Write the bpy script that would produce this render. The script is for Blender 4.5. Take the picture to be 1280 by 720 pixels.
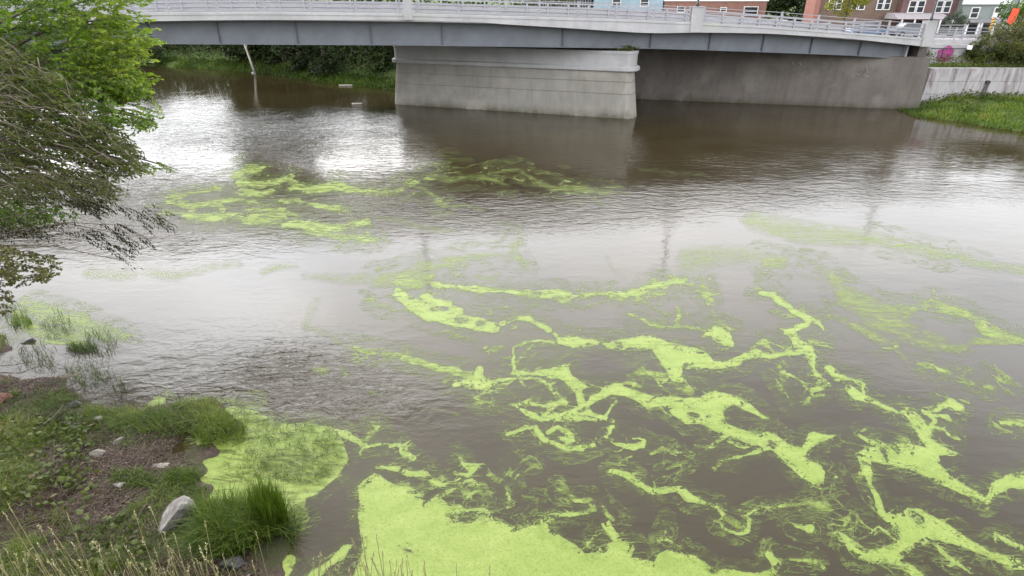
import bpy, math, random
import numpy as np
from mathutils import Vector, noise as mnoise
R = math.radians
random.seed(7); rng = np.random.default_rng(7)
scene = bpy.context.scene
C = scene.collection
for o in list(bpy.data.objects): bpy.data.objects.remove(o)

# ------------------------------------------------------------------ camera
F_PX, CAM_H, PITCH = 715.0, 9.0, R(27.05)      # survey of the place: focal length in photo pixels, eye height above the river
cd = bpy.data.cameras.new('camera'); cam = bpy.data.objects.new('camera', cd); C.objects.link(cam)
cd.sensor_width = 36; cd.lens = 36*F_PX/1280; cd.clip_start = 0.1; cd.clip_end = 3000
cam.location = (0, 0, CAM_H); cam.rotation_euler = (math.pi/2-PITCH, 0, 0)
scene.camera = cam
scene.view_settings.view_transform = 'Standard'; scene.view_settings.look = 'None'
scene.view_settings.gamma = 1; scene.view_settings.exposure = .92
sc_, cc_ = math.sin(PITCH), math.cos(PITCH)

# ------------------------------------------------------------------ sky and sun
SUN_EL, SUN_AZ = R(69), R(-40)                  # azimuth from +Y, negative = left
w = bpy.data.worlds.new('World'); scene.world = w; w.use_nodes = True
nt = w.node_tree; nt.nodes.clear()
def N(nt, t, **k):
    n = nt.nodes.new(t)
    for a, b in k.items(): setattr(n, a, b)
    return n
out = N(nt, 'ShaderNodeOutputWorld'); bg = N(nt, 'ShaderNodeBackground'); bg2 = N(nt, 'ShaderNodeBackground')
sky = N(nt, 'ShaderNodeTexSky', sky_type='NISHITA'); sky.sun_disc = False
sky.sun_elevation = SUN_EL; sky.sun_rotation = SUN_AZ
nt.links.new(sky.outputs[0], bg.inputs[0]); bg.inputs[1].default_value = 0.1
tc = N(nt, 'ShaderNodeTexCoord'); mp = N(nt, 'ShaderNodeMapping'); mp.inputs['Scale'].default_value = (1.2, 1.2, 3.0)
nz = N(nt, 'ShaderNodeTexNoise'); nz.inputs['Scale'].default_value = 1.7; nz.inputs['Detail'].default_value = 5; nz.inputs['Roughness'].default_value = .5
nt.links.new(tc.outputs['Generated'], mp.inputs[0]); nt.links.new(mp.outputs[0], nz.inputs[0])
cr = N(nt, 'ShaderNodeValToRGB'); e = cr.color_ramp.elements
e[0].position = .3; e[0].color = (.68, .70, .75, 1); e[1].position = .68; e[1].color = (1.12, 1.10, 1.08, 1)
nt.links.new(nz.outputs[0], cr.inputs[0])
# the veiled sun: the cloud is brighter round the sun's azimuth, towards the thin cloud low in that direction
def glow(az, el, p, amp):
    d = N(nt, 'ShaderNodeVectorMath', operation='DOT_PRODUCT'); nrm = N(nt, 'ShaderNodeVectorMath', operation='NORMALIZE')
    nt.links.new(tc.outputs['Generated'], nrm.inputs[0]); nt.links.new(nrm.outputs[0], d.inputs[0])
    d.inputs[1].default_value = (math.sin(az)*math.cos(el), math.cos(az)*math.cos(el), math.sin(el))
    mx = N(nt, 'ShaderNodeMath', operation='MAXIMUM'); mx.inputs[1].default_value = 0; nt.links.new(d.outputs['Value'], mx.inputs[0])
    pw = N(nt, 'ShaderNodeMath', operation='POWER'); pw.inputs[1].default_value = p; nt.links.new(mx.outputs[0], pw.inputs[0])
    ml = N(nt, 'ShaderNodeMath', operation='MULTIPLY'); ml.inputs[1].default_value = amp; nt.links.new(pw.outputs[0], ml.inputs[0])
    return ml.outputs[0]
g1 = glow(R(-24), R(25), 9, 1.0); g2 = glow(R(-28), R(28), 150, 1.6); g3 = glow(R(2), R(24), 5, .9)
ad = N(nt, 'ShaderNodeMath', operation='ADD'); nt.links.new(g1, ad.inputs[0]); nt.links.new(g2, ad.inputs[1])
ad3 = N(nt, 'ShaderNodeMath', operation='ADD'); nt.links.new(ad.outputs[0], ad3.inputs[0]); nt.links.new(g3, ad3.inputs[1])
ad2 = N(nt, 'ShaderNodeMath', operation='ADD'); 
# a bright overcast: the thin cloud is lightest at low and middle heights all round, duller overhead
sz = N(nt, 'ShaderNodeSeparateXYZ'); nv = N(nt, 'ShaderNodeVectorMath', operation='NORMALIZE'); nt.links.new(tc.outputs['Generated'], nv.inputs[0]); nt.links.new(nv.outputs[0], sz.inputs[0])
er = N(nt, 'ShaderNodeValToRGB'); nt.links.new(sz.outputs['Z'], er.inputs[0]); er.color_ramp.interpolation = 'EASE'; ee = er.color_ramp.elements
ee[0].position = 0; ee[0].color = (.62, .62, .62, 1); ee[1].position = 1; ee[1].color = (.36, .36, .36, 1)
for p_, v_ in ((.20, 1.0), (.42, 1.06), (.66, .52)): q_ = ee.new(p_); q_.color = (v_, v_, v_, 1)
em = N(nt, 'ShaderNodeMath', operation='MULTIPLY'); em.inputs[1].default_value = 2.2; nt.links.new(er.outputs[0], em.inputs[0])
nt.links.new(em.outputs[0], ad2.inputs[1]); nt.links.new(ad3.outputs[0], ad2.inputs[0])
nt.links.new(cr.outputs[0], bg2.inputs[0]); nt.links.new(ad2.outputs[0], bg2.inputs[1])
mix = N(nt, 'ShaderNodeMixShader'); mix.inputs[0].default_value = .9
nt.links.new(bg.outputs[0], mix.inputs[1]); nt.links.new(bg2.outputs[0], mix.inputs[2]); nt.links.new(mix.outputs[0], out.inputs[0])
sd_ = bpy.data.lights.new('sun', 'SUN'); sun = bpy.data.objects.new('sun', sd_); C.objects.link(sun)
sd_.energy = .8; sd_.angle = R(20); sd_.color = (1, .96, .9)
sv = Vector((math.sin(SUN_AZ)*math.cos(SUN_EL), math.cos(SUN_AZ)*math.cos(SUN_EL), math.sin(SUN_EL)))
sun.rotation_euler = sv.to_track_quat('Z', 'Y').to_euler(); sun.location = (0, 0, 60)

# ------------------------------------------------------------------ helpers
def ray(px, py):
    a, u = px-640, 360-py
    return Vector((a, F_PX*cc_+(-u)*(-sc_), -(F_PX*sc_-u*cc_)))
def atz(px, py, z=0.0):
    r = ray(px, py); t = (z-CAM_H)/r.z; return Vector((r.x*t, r.y*t, z))
def aty(px, py, Y):
    r = ray(px, py); t = Y/r.y; return Vector((r.x*t, Y, CAM_H+r.z*t))
def onplane(px, py, p, n):
    r = ray(px, py); o = Vector((0, 0, CAM_H)); t = (Vector(p)-o).dot(n)/r.dot(n); return o+r*t
def proj(x, y, z):                                # numpy: world to survey pixels
    dz = z-CAM_H; dep = y*cc_-dz*sc_; up = y*sc_+dz*cc_
    return 640+F_PX*x/dep, 360-F_PX*up/dep
def link(name, me, m=None, parent=None):
    o = bpy.data.objects.new(name, me); C.objects.link(o)
    if m is not None and not me.materials: me.materials.append(m)
    if parent: o.parent = parent
    return o
def tag(o, label=None, cat=None, group=None, kind=None):
    for k, v in (('label', label), ('category', cat), ('group', group), ('kind', kind)):
        if v: o[k] = v
    return o
def empty(name, label, cat, loc=(0, 0, 0), group=None):
    o = bpy.data.objects.new(name, None); C.objects.link(o); o.location = loc; o.empty_display_size = .3
    return tag(o, label, cat, group)
class MB:
    def __init__(s): s.v, s.f = [], []
    def add(s, vs, fs):
        b = len(s.v); s.v += [tuple(v) for v in vs]; s.f += [tuple(i+b for i in f) for f in fs]; return s
    def box(s, c, d, rz=0, ch=0.0):
        x, y, z = d[0]/2, d[1]/2, d[2]/2; vs = []
        ca, sa = math.cos(rz), math.sin(rz)
        if ch <= 0:
            P = [(sx*x, sy*y, sz*z) for sz in (-1, 1) for sx, sy in ((-1, -1), (1, -1), (1, 1), (-1, 1))]
            F = [(0, 3, 2, 1), (4, 5, 6, 7), (0, 1, 5, 4), (1, 2, 6, 5), (2, 3, 7, 6), (3, 0, 4, 7)]
        else:
            c1 = min(ch, x*.45, y*.45, z*.45); P = []
            for zz, k in ((-z, c1), (-z+c1, 0), (z-c1, 0), (z, c1)):
                xx, yy = x-k, y-k; q = c1 if k == 0 else c1*.3
                P += [(-xx+q, -yy, zz), (xx-q, -yy, zz), (xx, -yy+q, zz), (xx, yy-q, zz), (xx-q, yy, zz), (-xx+q, yy, zz), (-xx, yy-q, zz), (-xx, -yy+q, zz)]
            F = [tuple(range(7, -1, -1)), tuple(range(24, 32))]
            for L in range(3):
                for i in range(8): j = (i+1) % 8; F.append((L*8+i, L*8+j, L*8+8+j, L*8+8+i))
        s.add([(c[0]+a*ca-b*sa, c[1]+a*sa+b*ca, c[2]+h) for a, b, h in P], F); return s
    def prism(s, pts, z0, z1):                    # vertical prism on an outline; z0/z1 numbers or lists
        n = len(pts); a = z0 if hasattr(z0, '__len__') else [z0]*n; b = z1 if hasattr(z1, '__len__') else [z1]*n
        s.add([(p[0], p[1], a[i]) for i, p in enumerate(pts)]+[(p[0], p[1], b[i]) for i, p in enumerate(pts)],
              [tuple(range(n-1, -1, -1)), tuple(range(n, 2*n))]+[(i, (i+1) % n, n+(i+1) % n, n+i) for i in range(n)]); return s
    def tube(s, pts, rad, n=6):
        pts = [Vector(p) for p in pts]; rad = rad if hasattr(rad, '__len__') else [rad]*len(pts); vs = []
        for i, p in enumerate(pts):
            t = (pts[min(i+1, len(pts)-1)]-pts[max(i-1, 0)]).normalized()
            a = t.cross(Vector((0, 0, 1)) if abs(t.z) < .9 else Vector((1, 0, 0))).normalized(); b = t.cross(a)
            vs += [p+(a*math.cos(6.2832*k/n)+b*math.sin(6.2832*k/n))*rad[i] for k in range(n)]
        fs = [(i*n+k, i*n+(k+1) % n, i*n+n+(k+1) % n, i*n+n+k) for i in range(len(pts)-1) for k in range(n)]
        fs += [tuple(range(n)), tuple(range((len(pts)-1)*n, len(pts)*n))[::-1]]
        s.add(vs, fs); return s
    def mesh(s, name='m'):
        me = bpy.data.meshes.new(name); me.from_pydata(s.v, [], s.f); me.update()
        import bmesh
        bm = bmesh.new(); bm.from_mesh(me); bmesh.ops.recalc_face_normals(bm, faces=bm.faces); bm.to_mesh(me); bm.free()
        return me
    def build(s, name, m, parent=None, smooth=False):
        me = s.mesh(name)
        if smooth: me.polygons.foreach_set('use_smooth', [True]*len(me.polygons))
        return link(name, me, m, parent)
def npmesh(name, V, Q, attrs=None, smooth=False):
    me = bpy.data.meshes.new(name); V = np.ascontiguousarray(V, np.float32); Q = np.ascontiguousarray(Q, np.int32); k = Q.shape[1]
    me.vertices.add(len(V)); me.vertices.foreach_set('co', V.ravel())
    me.loops.add(Q.size); me.loops.foreach_set('vertex_index', Q.ravel())
    me.polygons.add(len(Q)); me.polygons.foreach_set('loop_start', np.arange(0, Q.size, k, dtype=np.int32))
    if smooth: me.polygons.foreach_set('use_smooth', np.ones(len(Q), bool))
    for an, av in (attrs or {}).items():
        a = me.attributes.new(an, 'FLOAT', 'POINT'); a.data.foreach_set('value', np.ascontiguousarray(av, np.float32))
    me.update(calc_edges=True); me.validate(); return me

# smooth numpy noise (lattice gradient-free value noise, several octaves)
def vnoise(x, y, seed=0):
    xi = np.floor(x).astype(np.int64); yi = np.floor(y).astype(np.int64); fx = x-xi; fy = y-yi
    fx = fx*fx*fx*(fx*(fx*6-15)+10); fy = fy*fy*fy*(fy*(fy*6-15)+10)
    def h(a, b):
        n = (a*374761393+b*668265263+seed*1442695041) & 0xffffffff; n = ((n ^ (n >> 13))*1274126177) & 0xffffffff
        return ((n ^ (n >> 16)) & 0xffff)/32767.5-1
    return (h(xi, yi)*(1-fx)+h(xi+1, yi)*fx)*(1-fy)+(h(xi, yi+1)*(1-fx)+h(xi+1, yi+1)*fx)*fy
def fbm(x, y, o=4, seed=0):
    s = 0; a = 1; t = 0
    for i in range(o): s = s+a*vnoise(x*2**i+i*17.3, y*2**i-i*9.1, seed+i); t += a; a *= .5
    return s/t
def sstep(a, b, x): t = np.clip((x-a)/(b-a), 0, 1); return t*t*(3-2*t)

# ------------------------------------------------------------------ materials
def mat(name, build):
    m = bpy.data.materials.new(name); m.use_nodes = True; t = m.node_tree; t.nodes.clear()
    o = N(t, 'ShaderNodeOutputMaterial'); s = build(t); t.links.new(s, o.inputs[0]); return m
def noise(t, scale, detail=4, rough=.55, vec=None, dist=0, stretch=None):
    n = N(t, 'ShaderNodeTexNoise'); n.inputs['Scale'].default_value = scale; n.inputs['Detail'].default_value = detail
    n.inputs['Roughness'].default_value = rough; n.inputs['Distortion'].default_value = dist
    v = vec
    if v is None: g = N(t, 'ShaderNodeNewGeometry'); v = g.outputs['Position']
    if stretch:
        m = N(t, 'ShaderNodeMapping'); m.inputs['Scale'].default_value = stretch[:3]
        if len(stretch) > 3: m.inputs['Rotation'].default_value = (0, 0, stretch[3])
        t.links.new(v, m.inputs[0]); v = m.outputs[0]
    t.links.new(v, n.inputs['Vector']); return n.outputs[0]
def ramp(t, fac, stops):
    r = N(t, 'ShaderNodeValToRGB'); t.links.new(fac, r.inputs[0]); es = r.color_ramp.elements
    while len(es) < len(stops): es.new(.5)
    for el, (p, c) in zip(es, stops):
        el.position = p; el.color = (c[0], c[1], c[2], 1) if hasattr(c, '__len__') else (c, c, c, 1)
    return r.outputs[0]
def mixc(t, fac, a, b, mode='MIX'):
    m = N(t, 'ShaderNodeMixRGB', blend_type=mode)
    for i, v in ((0, fac), (1, a), (2, b)):
        if hasattr(v, 'is_linked'): t.links.new(v, m.inputs[i])
        elif i == 0: m.inputs[0].default_value = v
        else: m.inputs[i].default_value = (*v[:3], 1)
    return m.outputs[0]
def math_(t, op, a, b=0.0, c=None):
    m = N(t, 'ShaderNodeMath', operation=op)
    for i, v in enumerate((a, b) if c is None else (a, b, c)):
        if hasattr(v, 'is_linked'): t.links.new(v, m.inputs[i])
        else: m.inputs[i].default_value = v
    return m.outputs[0]
def bump(t, h, strength=.3, dist=.02, normal=None):
    b = N(t, 'ShaderNodeBump'); b.inputs['Distance'].default_value = dist
    if hasattr(strength, 'is_linked'): t.links.new(strength, b.inputs['Strength'])
    else: b.inputs['Strength'].default_value = strength
    t.links.new(h, b.inputs['Height'])
    if normal: t.links.new(normal, b.inputs['Normal'])
    return b.outputs[0]
def pbsdf(t, col, rough=.7, normal=None, spec=.5, metal=0, **k):
    p = N(t, 'ShaderNodeBsdfPrincipled')
    for nm, v in (('Base Color', col), ('Roughness', rough), ('Metallic', metal), ('Specular IOR Level', spec), *k.items()):
        nm = nm.replace('_', ' ') if nm in k else nm
        if hasattr(v, 'is_linked'): t.links.new(v, p.inputs[nm])
        elif hasattr(v, '__len__'): p.inputs[nm].default_value = (*v[:3], 1)
        else: p.inputs[nm].default_value = v
    if normal: t.links.new(normal, p.inputs['Normal'])
    return p.outputs[0]
def attr(t, n): a = N(t, 'ShaderNodeAttribute', attribute_name=n); return a.outputs['Fac']
def plain(name, col, rough=.7, metal=0, var=.15, sc=3.0, bmp=.15):
    def b(t):
        n = noise(t, sc, 5); c = ramp(t, n, [(.3, tuple(x*(1-var) for x in col)), (.7, tuple(min(1, x*(1+var)) for x in col))])
        return pbsdf(t, c, rough, bump(t, noise(t, sc*9, 3), bmp, .01), metal=metal)
    return mat(name, b)
def concrete(name, base, dirt, streak=.5, tint=None, wl=None, sc=1.0):
    def b(t):
        n1 = noise(t, .6*sc, 6, .6); n2 = noise(t, 5*sc, 5, .65); st = noise(t, 1.0*sc, 6, .7, dist=.4, stretch=(2.0, 2.0, .26))
        c = ramp(t, n1, [(.32, tuple(x*.8 for x in base)), (.62, base), (.8, tuple(min(1, x*1.12) for x in base))])
        c = mixc(t, math_(t, 'MULTIPLY', ramp(t, st, [(.47, 0), (.66, 1)]), streak), c, dirt)
        c = mixc(t, math_(t, 'MULTIPLY', ramp(t, n2, [(.52, 0), (.7, 1)]), .35), c, tuple(x*.7 for x in base))
        if wl:
            g_ = N(t, 'ShaderNodeNewGeometry'); z_ = N(t, 'ShaderNodeSeparateXYZ'); t.links.new(g_.outputs['Position'], z_.inputs[0]); zz = math_(t, 'ADD', z_.outputs['Z'], math_(t, 'MULTIPLY', math_(t, 'SUBTRACT', noise(t, 1.1, 5, .7, stretch=(1, 1, .25)), .5), -1.3))
            c = mixc(t, ramp(t, math_(t, 'MULTIPLY', zz, .5), [(.02, .85), (.12, .45), (.34, 0)]), c, wl)
        if tint: c = mixc(t, ramp(t, noise(t, .35, 4, .6), [(.52, 0), (.66, tint[1])]), c, tint[0])
        return pbsdf(t, c, .85, bump(t, noise(t, 30, 4), .35, .01), spec=.3)
    return mat(name, b)
def foliage(name, stops, trans=.35, rough=.5, spec=.35):
    def b(t):
        c = ramp(t, attr(t, 'tint'), stops)
        p = pbsdf(t, c, rough, spec=spec); tr = N(t, 'ShaderNodeBsdfTranslucent')
        t.links.new(mixc(t, 1, c, (1.15, 1.25, .6), 'MULTIPLY'), tr.inputs[0])
        m = N(t, 'ShaderNodeMixShader'); m.inputs[0].default_value = trans
        t.links.new(p, m.inputs[1]); t.links.new(tr.outputs[0], m.inputs[2]); return m.outputs[0]
    return mat(name, b)
M = {}
def facing_concrete(t): pass
M['fascia'] = concrete('fascia_concrete', (.44, .44, .455), (.30, .30, .31), .3, tint=((.40, .42, .36), .5))
M['pier'] = concrete('pier_concrete', (.29, .28, .255), (.19, .17, .145), .45, tint=((.36, .34, .31), .6), wl=(.10, .095, .065))
M['abutment'] = concrete('abutment_concrete', (.155, .138, .126), (.09, .078, .068), .5, tint=((.20, .185, .17), .7), wl=(.07, .065, .045))  # base colour darkened to carry the shade under the deck
M['wing'] = concrete('stained_concrete', (.40, .39, .40), (.13, .10, .105), .95, tint=((.25, .21, .215), .9), sc=1.15)
M['wing2'] = concrete('grey_concrete', (.40, .40, .41), (.27, .26, .26), .3)
M['girder'] = plain('painted_steel', (.125, .138, .162), .5, var=.16, sc=.8, bmp=.05)
M['girder_dark'] = plain('stiffener_steel', (.075, .083, .10), .5, var=.1)
M['rail'] = plain('galvanised_rail', (.30, .30, .33), .5, .2, var=.1)
M['pole'] = plain('dark_pole', (.03, .03, .035), .5, var=.1)
M['asphalt'] = plain('asphalt', (.055, .055, .06), .9, var=.2, sc=4)
M['pave'] = plain('pavement', (.36, .35, .36), .9, var=.12, sc=2)
M['white'] = plain('white_paint', (.74, .74, .73), .6, var=.05)
M['stonem'] = None

# ------------------------------------------------------------------ the river
def seg(px):                                       # survey pixels (at water level) to world points
    return [atz(x, y) for x, y in px]
near_px = [(-420, 330), (-200, 372), (-60, 400), (-20, 418), (8, 424), (24, 446), (44, 449), (50, 463), (66, 468), (90, 482), (104, 500), (150, 512), (215, 506), (262, 500), (296, 516), (300, 536), (262, 552),
           (270, 566), (244, 578), (252, 590), (234, 603), (262, 612), (254, 628), (300, 628), (335, 636), (356, 652), (358, 676), (350, 700), (345, 722), (352, 760)]
near_w = [(p.x, p.y) for p in seg(near_px)]
near_w = [(-160, 90)]+near_w+[(-2.2, 4.6), (2, 4.2), (8, 2.5), (20, -3), (60, -30), (160, -100)]
far_px = [(-200, 75), (60, 78), (200, 83), (320, 90), (400, 103), (490, 112)]
far_w = [(p.x, p.y) for p in seg(far_px)]+[(11.5, 60.5), (36.5, 54.2)]
rb_px = [(1121, 137), (1150, 147), (1200, 152), (1240, 160), (1290, 166), (1420, 185)]
far_w += [(p.x, p.y) for p in seg(rb_px)]+[(110, 20), (230, -60)]
far_w = [(-260, 175)]+far_w
def sdist_line(x, y, line):                        # distance to a polyline, sign positive on its left-hand side seen along it
    best = np.full(x.shape, 1e9); sg = np.ones(x.shape)
    for (ax, ay), (bx, by) in zip(line[:-1], line[1:]):
        dx, dy = bx-ax, by-ay; L = dx*dx+dy*dy; t = np.clip(((x-ax)*dx+(y-ay)*dy)/L, 0, 1)
        ex, ey = x-(ax+t*dx), y-(ay+t*dy); d = np.hypot(ex, ey); cr_ = dx*ey-dy*ex
        m = d < best-1e-9; best = np.where(m, d, best); sg = np.where(m, np.where(cr_ >= 0, 1, -1), sg)
    return best*sg
def inland_near(x, y): return -sdist_line(x, y, near_w)
def inland_far(x, y): return sdist_line(x, y, far_w)
WET = [(228, 558, .26, .13), (205, 577, .22, .10), (185, 540, .16, .12), (240, 541, .2, .13), (213, 548, .12, .10), (190, 560, .12, .07), (28, 452, .7, .25), (60, 458, .5, .2), (140, 570, .35, .10)]
def h_near(x, y):
    x = np.asarray(x, float); y = np.asarray(y, float); d = inland_near(x, y)
    h = np.where(d < 0, d*.35, np.where(d < 2.2, d*.09, .2+(d-2.2)*.30))
    h = np.minimum(h, 5+.05*d)
    amp = np.clip(.5+d*.12, .35, 1.0)*np.where(d < -1, .3, 1)
    h = h+amp*(.10*fbm(x*.9, y*.9, 4, 3)+.05*fbm(x*3.5, y*3.5, 3, 8))
    for a_, c_, r_, k_ in WET: q_ = atz(a_, c_); h = h-k_*np.exp(-((x-q_.x)**2+(y-q_.y)**2)/r_**2)
    k = sstep(4.6, .8, y+.10*np.abs(x)*0)*sstep(-1.0, 1.2, d+1.5)
    return h*(1-k)+k*(7.3+.08*fbm(x, y, 2, 5))
def h_far(x, y):
    x = np.asarray(x, float); y = np.asarray(y, float); d = inland_far(x, y)
    h = np.where(d < 0, d*.35, np.where(d < 1.5, d*.35, np.minimum(.53+(d-1.5)*.32, 4.6)))
    hr = np.where(d < 0, d*.35, np.minimum(d*.16, .75))
    hr = np.where(y > 55.9, np.clip(2.9+(y-54.5)*.42, 2.9, 4.7), hr)
    h = np.where((x > 37)|((x > 31)&(y < 54.2)), hr, h)
    return h+np.where(d > .3, .18*fbm(x*.35, y*.35, 4, 11), 0)
BA = Vector((9.5, 48, 0)); BD = Vector((27.5, 5, 0)).normalized(); BN = Vector((BD.y, -BD.x, 0))   # bridge line, BN points to us
def h_all(x, y):
    h = np.maximum(h_near(x, y), h_far(x, y)); return h
def clump_map(t, n, stops): return ramp(t, n, stops)
def ground_mat(t):
    n1 = noise(t, .9, 6, .65); n2 = noise(t, 7, 5, .7); n3 = noise(t, 40, 3, .7)
    soil = ramp(t, n2, [(.3, (.030, .020, .017)), (.55, (.075, .052, .042)), (.75, (.15, .12, .10))])
    moss = ramp(t, n3, [(.3, (.022, .026, .010)), (.6, (.055, .060, .022)), (.8, (.10, .10, .045))])
    c = mixc(t, ramp(t, n1, [(.42, 0), (.54, 1)]), soil, moss)
    return pbsdf(t, c, .85, bump(t, n3, .8, .03, bump(t, n2, .6, .08)), spec=.35)
M['ground'] = mat('bank_soil_and_moss', ground_mat)
def grassy(t):
    n1 = noise(t, .5, 5, .6); n3 = noise(t, 9, 5, .75)
    c = mixc(t, ramp(t, n1, [(.4, 0), (.62, 1)]), ramp(t, n3, [(.3, (.03, .055, .012)), (.7, (.075, .14, .025))]), ramp(t, n3, [(.3, (.05, .06, .02)), (.7, (.11, .15, .035))]))
    return pbsdf(t, c, .9, bump(t, n3, .8, .1), spec=.2)
M['grassy'] = mat('grassy_ground', grassy)
def grid(xs, ys, hf, name, m, smooth=True, kind='structure'):
    X, Y = np.meshgrid(xs, ys); Z = hf(X, Y); nx, ny = len(xs), len(ys)
    i = np.arange((ny-1)*nx).reshape(ny-1, nx)[:, :-1].ravel()
    o = link(name, npmesh(name, np.stack([X, Y, Z], -1).reshape(-1, 3), np.stack([i, i+1, i+nx+1, i+nx], 1), smooth=smooth), m)
    return tag(o, kind=kind)
def warp(a, n, p=2.2): u = np.linspace(-1, 1, n); return np.sign(u)*np.abs(u)**p*a
gx = np.unique(np.concatenate([np.arange(34.1, 58, .4), np.arange(-90, 96, 1.5), warp(1200, 80, 2.5)])); gy = np.unique(np.concatenate([np.arange(-12, 130, 1.5), [55.85, 55.95], np.arange(40, 56, .4), warp(1200, 80, 2.5)]))
def coarse(X, Y):
    h = h_all(X, Y); near = (X > -20.5)*(X < 4.5)*(Y > -2.6)*(Y < 18.2)
    street = (X > 24)*(Y > 56.5)*(Y < 74)*(X < 96)     # the street slab lies over this strip
    h = np.where(street, np.minimum(h, 3.3), h)
    return np.where(near, np.minimum(h, -.35)-.6, h)
grid(gx, gy, coarse, 'ground', M['grassy'])
bank_y = np.concatenate([np.arange(-2.8, 18.4, .075)]); bank_x = np.arange(-20.8, 4.8, .075)
grid(bank_x, bank_y, lambda X, Y: h_near(X, Y)+.02, 'near_bank', M['ground'])

def chop(x, y):                                    # where the current breaks into ripples: a riffle off the bank, an eddy line, and the shallows under the bridge
    px, py = proj(x, y, np.zeros_like(x)); g = lambda cx, cy, rx, ry: np.exp(-((px-cx)/rx)**2-((py-cy)/ry)**2)
    v = .03+(.62*g(330, 468, 125, 38)+.35*g(460, 500, 90, 30))+.5*g(330, 262, 190, 34)+.32*g(620, 272, 160, 18)+.5*g(330, 165, 190, 26)+.15*g(150, 250, 150, 60)+.22*g(1050, 242, 260, 12)+.18*g(850, 255, 160, 18)+.12*g(930, 190, 260, 26)
    return np.clip(v, 0, 1.2)*(1+.5*fbm(x*.5, y*.5, 3, 21))
def water_mat(t):
    ch = attr(t, 'chop')
    n_a = noise(t, 1.1, 3, .5, dist=.6, stretch=(1, 2.2, 1, R(-12))); n_b = noise(t, 3.4, 4, .55, dist=.8, stretch=(1, 2.0, 1, R(18))); n_c = noise(t, 11, 3, .5, stretch=(1, 1.8, 1, R(-5)))
    hgt = math_(t, 'ADD', math_(t, 'MULTIPLY', n_a, 1.0), math_(t, 'ADD', math_(t, 'MULTIPLY', n_b, .42), math_(t, 'MULTIPLY', n_c, .05)))
    b1 = bump(t, math_(t, 'MULTIPLY', hgt, ch), 1.0, .17)
    n_d = noise(t, .35, 3, .5, stretch=(1, 1.6, 1, R(-20)))
    b2 = bump(t, n_d, .15, .10, b1)
    n1 = noise(t, .14, 5, .6, dist=.8)
    c = ramp(t, n1, [(.35, (.029, .0215, .009)), (.65, (.041, .032, .0165))])
    return pbsdf(t, c, .035, b2, spec=.6, IOR=1.333)
M['water'] = mat('murky_river_water', water_mat)
wx = np.unique(np.concatenate([np.arange(-70, 70, .7), warp(1200, 40, 2.5)])); wy = np.unique(np.concatenate([np.arange(0, 100, .7), warp(1200, 40, 2.5)]))
X, Y = np.meshgrid(wx, wy); nx = len(wx); i = np.arange((len(wy)-1)*nx).reshape(len(wy)-1, nx)[:, :-1].ravel()
CH = np.where((Y > 1)&(Y < 110), chop(X, np.maximum(Y, 1)), .3)
tag(link('river_water', npmesh('river', np.stack([X, Y, 0*X], -1).reshape(-1, 3), np.stack([i, i+1, i+nx+1, i+nx], 1), {'chop': CH.ravel()}, True), M['water']), kind='structure')
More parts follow.
